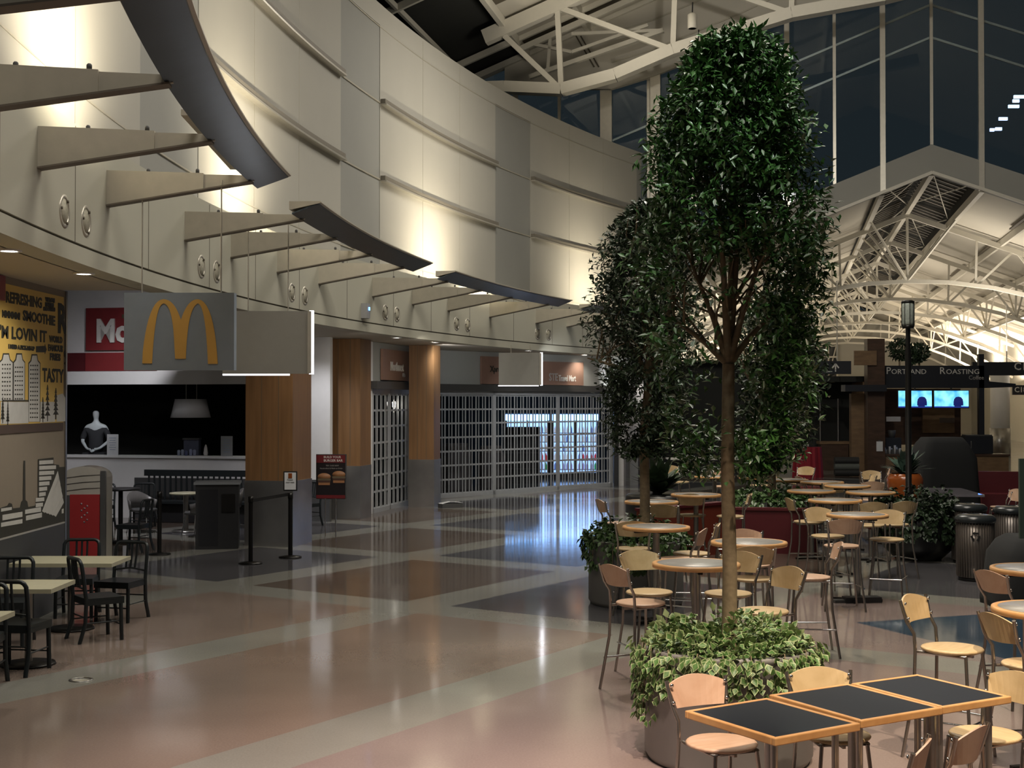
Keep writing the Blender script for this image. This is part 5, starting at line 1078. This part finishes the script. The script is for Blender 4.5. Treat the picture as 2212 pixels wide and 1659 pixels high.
for px, lab in ((245, 'white notice board on the shop window sill, right of the mannequin'), (491, 'greyish notice board on the sill by the thick pillar')):
    c = onwall(px, 962, -.02); t = thing('notice_board', lab, 'notice', (c.x, c.y, 0), math.atan2(wd.y, wd.x)); h0 = 1.33; h1 = EYE+(HY-(938 if px < 300 else 942))/FPX*c.y
    MB().box((0,0,(h0+h1)/2), (.26,.015,h1-h0)).build('sheet', M_paper if px < 300 else mat('grey_paper', (.30,.31,.31)), t); m = MB()
    for k in range(6): m.box((0,-.009,h1-.08-k*.05), (.16-.03*(k%2),.002,.012))
    m.build('print_lines', mat('faint_blue_print', (.25,.30,.40)), t)
def onsill(px, d=.1): s_ = onw(px); p = wa+wd*s_+wn*d; return p
for i, (px, h, c_) in enumerate(((382,.12,(.3,.34,.45)),(390,.13,(.3,.34,.45)),(398,.11,(.1,.12,.25)),(408,.14,(.3,.34,.5)),(416,.13,(.32,.35,.5)))):
    p = onsill(px); tag(MB().lathe([(.03,0),(.035,h*.8),(.02,h)], 12).build('display_bottle', mat('disp%d' % i, c_)), 'small pale container on the shop sill, %s from the left' % ORD[i], 'container', 'containers on the shop window sill').location = (p.x, p.y, 1.33)
p = onsill(400, .35); t = thing('display_case', 'grey blue product display standing in the dark shop window', 'display', (p.x, p.y, 0)); MB().box((0,0,1.45), (.32,.2,.42)).build('case', mat('case_blue', (.07,.08,.12)), t); MB().box((0,-.02,1.68), (.36,.24,.03)).build('case_top', M_darkgrey, t); MB().box((0,0,.62), (.4,.3,1.24)).build('counter', M_black, t)
p = onsill(436, .2); tag(MB().lathe([(.04,0),(.05,.05),(.035,.16),(.018,.22),(.0001,.24)], 14).build('white_figurine', M_white), 'small white cone figurine on the shop sill', 'figurine').location = (p.x, p.y, 1.33)
# floor drain, trash, crate
t = thing('floor_drain', 'round bronze floor drain cover with a lifted half on the pale floor band', 'drain', gnd(178, 1467)); MB().lathe([(.105,.0),(.105,.006),(.08,.008),(.08,.0)], 28, caps=False).build('ring', M_steel, t); MB().prism([(.075*math.cos(PI+PI*i/10), .075*math.sin(PI+PI*i/10)) for i in range(11)], .001, .004).build('half_cover', M_brack, t)
p = gnd(972, 1096); t = thing('open_carton', 'crumpled white and dark open carton lying by the slim pillar', 'carton', (p.x, p.y, 0), .5); MB().prism([(-.26,-.14),(.26,-.16),(.24,.14),(-.24,.15)], 0, .10).build('tray', M_darkgrey, t); MB().add([(-.26,-.14,.10),(.0,-.05,.14),(.02,.12,.14),(-.24,.15,.1)], [(0,1,2,3)]).add([(.0,-.05,.14),(.27,-.18,.11),(.26,.13,.12),(.02,.12,.14)], [(0,1,2,3)]).build('white_flaps', M_paper, t)
for i, (px, py, r) in enumerate(((929,1088,.055),(905,1092,.04),(915,1093,.035))): p = gnd(px, py); tag(MB().lathe([(.0001,0),(r*.8,.01),(r,.05),(r*.7,.11),(.0001,.13)], 9).build('crumpled_cup', M_paper), 'small white litter cup on the floor, %s from the left near the slim pillar' % (['rightmost','leftmost','middle one'][i]), 'litter').location = p
p = gnd(1860, 1300); t = thing('black_floor_box', 'small black box lying on the floor right of the long legged stool', 'box', p, .1); MB().box((0,0,.035), (.45,.16,.07)).build('body', M_black, t); MB().box((-.28,.02,.02), (.14,.12,.03)).build('flap', M_darkgrey, t)
# ================================================================== drink coolers behind the gate
bot = {}
def bottle(kind):
    if kind not in bot:
        c = {'white':(.7,.75,.85),'blue':(.15,.25,.7),'red':(.6,.05,.08),'green':(.05,.35,.15),'violet':(.35,.35,.75)}[kind]
        o = MB().lathe([(.035,0),(.036,.12),(.03,.16),(.013,.19),(.013,.22),(.0001,.222)], 10).build('drink_bottle', mat('bottle_'+kind, c, .3, emit=c, estr=.45)); bot[kind] = o; return o  # faint glow in each bottle's own colour stands for the cooler light
    o = bot[kind].copy(); col.objects.link(o); return o
def cooler(px0, px1, y0, y1, Y, lab, rows, header=True, pick='white'):
    X0 = (px0-CX)/FPX*Y; X1 = (px1-CX)/FPX*Y; w_ = X1-X0; z1 = EYE+(HY-y0)/FPX*Y; z0 = EYE+(HY-y1)/FPX*Y
    t = thing('drinks_cooler', lab, 'cooler', ((X0+X1)/2, Y, 0), 0, 'lit drink coolers behind the gate')
    MB().bbox((-w_/2,.55,z0-.25),(w_/2,.6,z1)).build('lit_back', M_fridge, t); m = MB(); m.bbox((-w_/2-.04,0,0),(-w_/2,.6,z1+.04)); m.bbox((w_/2,0,0),(w_/2+.04,.6,z1+.04)); m.bbox((-w_/2,0,0),(w_/2,.6,z0-.12)); m.bbox((-w_/2,.0,z1),(w_/2,.6,z1+.04)); m.build('casing', M_darkgrey, t)
    MB().bbox((-w_/2,-.03,z1-.20),(w_/2,.02,z1)).build('header_sign', M_fridgeh, t)
    for r in range(rows):
        z = z0+(z1-.30-z0)*r/(rows); MB().bbox((-w_/2,.05,z-.02),(w_/2,.5,z)).build('shelf', M_trim, t)
    m = MB(); m.bbox((-w_/2,-.02,z0-.1),(-w_/2+.05,.02,z1-.2)); m.bbox((w_/2-.05,-.02,z0-.1),(w_/2,.02,z1-.2)); m.bbox((-.03,-.02,z0-.1),(.03,.02,z1-.2)); m.build('door_frame', M_blackm, t)
    return (X0+X1)/2, w_, z0, z1
for ci, (a, b, lab) in enumerate(((1092, 1186, 'left lit drinks cooler, half hidden behind a dark display'), (1193, 1293, 'right fully lit drinks cooler with rows of bottles'))):
    Y = 43.0; rows = 5; xc, w_, z0, z1 = cooler(a, b, 895, 1014, Y, lab, rows)
    for r in range(rows):
        z = z0+(z1-.30-z0)*r/rows; n = 11
        for k in range(n):
            if ci == 0 and r < 4 and k < 7: continue
            kind = ['violet','red','white','white','white'][r] if k > 5 or r != 1 else 'white'
            if (k*7+r*3) % 5 == 0: kind = 'blue'
            if r == 0 and k == n-1: kind = 'green'
            o = bottle(kind); o.location = (xc-w_/2+.10+(w_-.2)*k/(n-1), Y+.12, z); tag(o, '%s bottle, %s lit cooler, %s from left on %s shelf up' % (kind, ['left','right'][ci], ORD[k], ORD[r]), 'bottle', 'bottles in the lit drink coolers')
t = thing('display_rack', 'dark display rack standing in front of the left drinks cooler', 'rack', (.30, 41.2, 0)); MB().box((0,0,.85), (1.15,.4,1.7)).build('body', M_black, t)
for k in range(3): MB().box((0,-.22,.4+k*.5), (1.1,.06,.03)).build('shelf', M_darkgrey, t)
for i, (x, y, w_, h) in enumerate(((-1.6,37.5,.8,1.1),(-.6,38.5,.7,1.0),(-2.4,36.2,.6,1.3))):
    t = thing('display_rack', 'dim merchandise rack behind the wide gate, %s from the left' % ORD[[1,2,0][i]], 'rack', (x, y, 0), .6); MB().box((0,0,h/2), (w_,.4,h)).build('body', mat('rack_grey', (.09,.08,.08)), t); MB().box((0,0,h+.1), (w_*.8,.3,.2)).build('goods', mat('rack_goods', (.15,.13,.12), var=.5, scale=12), t)
lamp('cooler_glow', 'AREA', (1.9, 42.5, 1.6), 20, (.35, .55, 1), (1.6, 36, 0), 2.4, 1.2)
# wall past the gate
wseg('wall_store_end', (3.33, 39.25), (4.6, 42.2), 0, 5.0, .2, M_white); wseg('wall_store_end', (4.6, 42.2), (4.5, 45.2), 0, 5.2, .2, M_white)
wseg('baseboard_store', (3.36, 39.15), (4.63, 42.05), 0, 1.15, .1, M_colsteel)
tag(MB().box((3.62, 39.6, .57), (.28, .2, 1.14)).build('wall_cabinet', mat('dim_grey_panel', (.14,.14,.14), .5)), 'grey cabinet against the white wall just right of the wide gate', 'cabinet')
struct(MB().bbox((2.5, 45.2, 3.0), (5.2, 45.4, 6)).build('wall_hall_front', M_wall))
lamp('corner_lamp', 'SPOT', (4.3, 40.0, 3.6), 60, (1,.95,.88), (4.3, 41.8, .8), .05, spot=80, blend=.8)
# ================================================================== coffee kiosk in the hall
K = Vector(((1990-CX)/FPX*46.5, 46.5, 0)); YK = 46.5
def kx(px, Y=YK): return (px-CX)/FPX*Y-K.x
def kz(py, Y=YK): return EYE+(HY-py)/FPX*Y
t = thing('coffee_kiosk', 'dark coffee kiosk with a lettered black fascia in the hall', 'kiosk', K)
MB().bbox((kx(1900),-.1,kz(838)),(kx(2135),.3,kz(790))).build('sign_fascia', M_kblack, t)
MB().bbox((kx(1866),-.5,0),(kx(1903),-.05,kz(733))).build('corner_post', M_kiosk, t); MB().bbox((kx(2113),-.1,0),(kx(2124),.1,kz(765))).build('slim_post', M_kblack, t)
MB().bbox((kx(1836),-.6,kz(790)),(kx(1884),-.52,kz(759))).build('wood_plaque', M_kwood, t)
m = MB(); m.bbox((kx(1812),-.9,kz(846)),(kx(1900),-.3,kz(832))); m.add([(kx(2135),-.1,kz(838)),(kx(2192),-.1,kz(836)),(kx(2192),-.1,kz(829)),(kx(2135),-.1,kz(824)),(kx(2135),.5,kz(838)),(kx(2192),.5,kz(836)),(kx(2192),.5,kz(829)),(kx(2135),.5,kz(824))], [(0,1,2,3),(7,6,5,4),(0,4,5,1),(1,5,6,2),(2,6,7,3),(3,7,4,0)]); m.build('canopy', M_kblack, t)
MB().bbox((kx(1903),-.35,0),(kx(2170),.4,kz(984))).build('counter', M_kwood, t); MB().bbox((kx(1898),-.42,kz(984)),(kx(2172),.45,kz(980))).build('countertop', M_kiosk, t)
m = MB(); m.bbox((kx(1903),2.4,.9),(kx(2125),2.5,kz(838))); m.build('back_wall', M_kiosk, t)
MB().bbox((kx(2036),2.25,kz(935,48.8)),(kx(2108),2.38,kz(868,48.8))).build('wood_menu_panel', M_kwood, t); MB().bbox((kx(1842),.2,0),(kx(1872),.5,kz(850))).build('wood_side_panel', M_kwood, t)
def ktext(s_, px, py, hp, m_, xs=1.0, par=None):
    return textmesh(s_, hp/FPX*YK/.7, frame((kx(px), -.12, kz(py)), (1,0,0)), m_, 'lettering', par, .008, xs=xs)
ktext('P', 1912, 808, 15, M_letter, 1.0, t); ktext('ORTLAND', 1923, 808, 10.5, M_letter, 1.08, t); ktext('R', 2027, 808, 15, M_letter, 1.0, t); ktext('OASTING', 2041, 808, 10.5, M_letter, 1.12, t); ktext('Coffee', 2090, 820, 9, M_letterd, .95, t)
ktext('+ ^ +', 1843, 779, 12, M_kiosk, 1.0, t)
for i, (a, b) in enumerate(((1934, 2008), (2011, 2087))):
    tv = thing('television', ['left','right'][i]+' lit television hung under the kiosk fascia, showing a dark figure on blue', 'television', (K.x+(kx(a)+kx(b))/2, YK-.30, 0), 0, 'two televisions on the coffee kiosk'); w_ = kx(b)-kx(a); z0, z1 = kz(882), kz(843)
    MB().bbox((-w_/2,0,z0),(w_/2,.06,z1)).build('casing', M_black, tv); MB().bbox((-w_/2+.02,-.006,z0+.05),(w_/2-.02,0,z1-.02)).build('screen', M_screen, tv)
    m = MB(); m.lathe([(.17,0),(.17,.12),(.15,.22),(.09,.29),(.0001,.31)], 20, M=Matrix.Translation((.24,-.009,z0+.10)) @ Matrix.Diagonal((1,.02,1,1))); m.bbox((.10,-.01,z0+.05),(.34,-.008,z0+.12)); m.build('figure', M_screend, tv); MB().bbox((-w_/2+.02,-.008,z0+.03),(w_/2-.02,-.001,z0+.07)).build('caption_bar', mat('tv_caption', (0,0,0), var=0, emit=(.02,.05,.4), estr=1), tv)
    MB().tube([(0,.03,z1),(0,.03,kz(838)+.02)], .03, 8).build('mount', M_black, tv)
lamp('tv_glow', 'AREA', (K.x+.6, YK-.6, 2.6), 30, (.12, .35, 1), (K.x-3, 36, 0), 2.4, .6)
tag(MB().box((kx(1926)+K.x, YK-.2, kz(905)), (.5,.03,.17)).build('kiosk_price_board', M_letterd), 'small pale price board at the left of the kiosk', 'board'); tag(MB().box((kx(2084)+K.x, YK+1.9, kz(908,48.4)), (.55,.03,.18)).build('kiosk_price_board', mat('dim_tan', (.12,.09,.07))), 'dim brown price board on the kiosk back wall, right side', 'board')
t = thing('clipboard_notice', 'white notice on the kiosk counter edge beside the corner post', 'notice', (K.x+kx(1890), YK-.56, 0)); MB().box((0,0,kz(963)), (.22,.02,.34)).build('sheet', M_paper, t); MB().box((0,.0,kz(951)), (.08,.03,.04)).build('clip', M_darkgrey, t)
for i in range(7):
    px = 1907+i*5.5; h = [.22,.16,.26,.2,.3,.24,.2][i]; tag(MB().lathe([(.03,0),(.04,h)], 12).build('paper_cup_stack', mat('cup_white', (.42,.42,.42))), 'stack of pale cups on the kiosk counter, %s from the left' % ORD[i], 'cups', 'cup stacks on the kiosk counter').location = (K.x+kx(px), YK-.2+(i%2)*.12, kz(980))
t = thing('espresso_machine', 'dark boxy machine on the kiosk counter at the right', 'machine', (K.x+kx(2110), YK, kz(980))); MB().box((0,0,.32), (.95,.5,.62)).build('body', M_kblack, t); MB().tube([(-.3,-.27,.2),(-.3,-.27,.45)], .02).build('tap', M_chrome, t); MB().box((0,0,.65), (.9,.45,.04)).build('top_tray', M_darkgrey, t)
t = thing('espresso_machine', 'dark rounded machine on the kiosk counter at the left', 'machine', (K.x+kx(1928), YK+.1, kz(980))); MB().box((0,0,.36), (.55,.4,.4)).build('body', M_kblack, t); MB().lathe([(.1,.56),(.14,.8),(.13,.82)], 14).build('hopper', M_darkgrey, t); MB().box((0,-.05,.08), (.5,.4,.16)).build('drip_tray', M_darkgrey, t)
# potted trees on the kiosk roof
for i, (px, py, r) in enumerate(((1945,755,.44),(1988,762,.36),(1972,770,.30))):
    mb = MB(); z = kz(py)
    for k in range(420): d = rnd(); p = Vector((d.x*r*random.random()**.4, d.y*r*random.random()**.4, z+d.z*r*.8)); leafmesh(mb, p, rnd(), rnd(), .14, .08)
    tt_ = thing('roof_plant', 'dark bushy plant on top of the kiosk, %s' % ['left and largest', 'right of the lamp post', 'small one behind the lamp post'][i], 'plant', (K.x+kx(px), YK+.1, 0)); mb.build('foliage', M_leafd, tt_); MB().tube([(0,0,kz(790)),(0,0,z)], .03, 6).build('stem', M_bark, tt_)
# gate number signs
def gsign(px0, px1, y0, y1, Y, txt, lab, tp, extra=None):
    X0 = (px0-CX)/FPX*Y; X1 = (px1-CX)/FPX*Y; z1 = EYE+(HY-y0)/FPX*Y; z0 = EYE+(HY-y1)/FPX*Y
    t = thing('gate_sign', lab, 'sign', ((X0+X1)/2, Y, 0)); MB().bbox((X0-(X0+X1)/2,-.06,z0),(X1-(X0+X1)/2,.06,z1)).build('board', M_kblack, t)
    for s_, px, py, hp in txt: textmesh(s_, hp/FPX*Y/.7, frame(((px-CX)/FPX*Y-(X0+X1)/2, -.065, EYE+(HY-py)/FPX*Y), (1,0,0)), M_letter, 'lettering', t, .004, bold=.006)
    m = MB(); m.tube([(0,0,z1),(0,0,z1+tp)], .02, 6); m.build('hanger', M_trim, t)
gsign(2100, 2250, 782, 811, 50, [('C17', 2189, 799, 16)], 'dark gate number sign reading C17 above the kiosk', 2.2); gsign(2187, 2250, 832, 853, 56, [('C18', 2190, 847, 11)], 'smaller dark gate number sign reading C18', 2.0)
g = thing('gate_sign', 'long dark direction sign with a white up arrow left of the kiosk', 'sign', ((1745-CX)/FPX*45, 45, 0)); gx = lambda px: (px-1745)/FPX*45; gz = lambda py: EYE+(HY-py)/FPX*45
MB().bbox((gx(1640),-.06,gz(808)),(gx(1838),.06,gz(780))).build('board', M_kblack, g); m = MB(); m.bbox((gx(1804)-.02,-.075,gz(803)),(gx(1804)+.02,-.062,gz(788))); m.bar((gx(1804),-.07,gz(786)),(gx(1797),-.07,gz(795)),.01,.045); m.bar((gx(1804),-.07,gz(786)),(gx(1811),-.07,gz(795)),.01,.045); m.build('arrow', M_letter, g); MB().tube([(-1,0,gz(780)),(-1,0,6.6)], .02, 6).tube([(1,0,gz(780)),(1,0,6.6)], .02, 6).build('hanger', M_trim, g)
# red draped cart and dark store left of the kiosk
rx, ry = (1744-CX)/FPX*43.5, 43.5; t = thing('draped_cart', 'red cloth draped cart in front of the dark store', 'cart', (rx, ry, 0)); m = MB(); secs = []
for z, k in ((.0,1.06),(.5,1.0),(1.0,.93)):
    secs.append([(.46*k*(1+.05*math.sin(i*2.2))*math.cos(2*PI*i/36), .4*k*(1+.05*math.sin(i*2.2))*math.sin(2*PI*i/36), z) for i in range(36)])
m.sweep(secs, True, False); m.build('red_drape', mat('crimson_cloth', (.24,.008,.02), .8), t); MB().box((-.15,-.05,1.06), (.3,.3,.08)).build('white_top_box', M_letterd, t); MB().box((.12,0,1.2), (.18,.2,.38)).build('card_holder', M_black, t)
t = thing('dark_store_unit', 'dark open store unit with tall shelves left of the kiosk', 'store unit', ((1790-CX)/FPX*49, 49, 0)); MB().bbox((-1.0,0,0),(.9,.2,3.4)).build('back', M_dark, t); MB().bbox((-1.0,-1.6,3.2),(.9,0,3.4)).build('roof', M_dark, t); MB().bbox((.85,-1.6,0),(.95,0,3.4)).build('side', M_kwood, t)
MB().bbox((-.5,-.9,0),(.5,-.4,.95)).build('counter', M_kiosk, t); MB().bbox((-.55,-.95,.95),(.55,-.35,1.05)).build('countertop', M_kwood, t); MB().tube([(-.45,-.6,1.05),(-.45,-.6,2.6)], .03).tube([(.2,-.6,1.05),(.2,-.6,2.6)], .03).build('uprights', M_steel, t)
t = thing('rolled_bundle', 'dark rolled mats stacked on the floor left of the kiosk post', 'rolls', ((1828-CX)/FPX*44, 44, 0))
for k in range(3): MB().tube([(-.4,0,.13+k*.2),(.4,0,.13+k*.2)], .12, 14).build('roll', mat('roll%d' % (k%2), ((.02,.02,.02),(.10,.11,.10))[k%2]), t)
# glowing globe lamps seen through the leaves
for i, (px, py) in enumerate(((1630, 861), (1731, 862), (1509, 852))):
    Y = 52; p = at(px, py, Y); t = thing('globe_lamp', 'small glowing white globe lamp seen through the leaves, %s' % ['right of the main trunk', 'nearest the kiosk', 'left of the main trunk'][i], 'lamp', p, 0, 'globe lamps in the hall'); r = .17 if i < 2 else .3
    m = MB(); m.lathe([(.0001,-r)]+[(r*math.cos(a), r*math.sin(a)) for a in [-1.2,-.8,-.4,0,.4,.8,1.2]]+[(.0001,r)], 20); m.build('globe', M_hall, t); MB().tube([(0,0,r),(0,0,3.0)], .015, 6).build('rod', M_trim, t)
for i, (px, w_) in enumerate(((1520, 1.6), (1712, .7))):
    X = (px-CX)/FPX*50; tag(MB().box((X, 50+i, 1.9), (w_, .4, 3.8)).build('hall_pillar', M_wall), 'pale square pillar in the hall, %s' % ['behind the main trunk', 'left of the red draped cart'][i], 'pillar')
rect_table((1560-CX)/FPX*36, 36, 3.0, .7, .95, 0, 'long bright counter far behind the main trunk', M_wall)
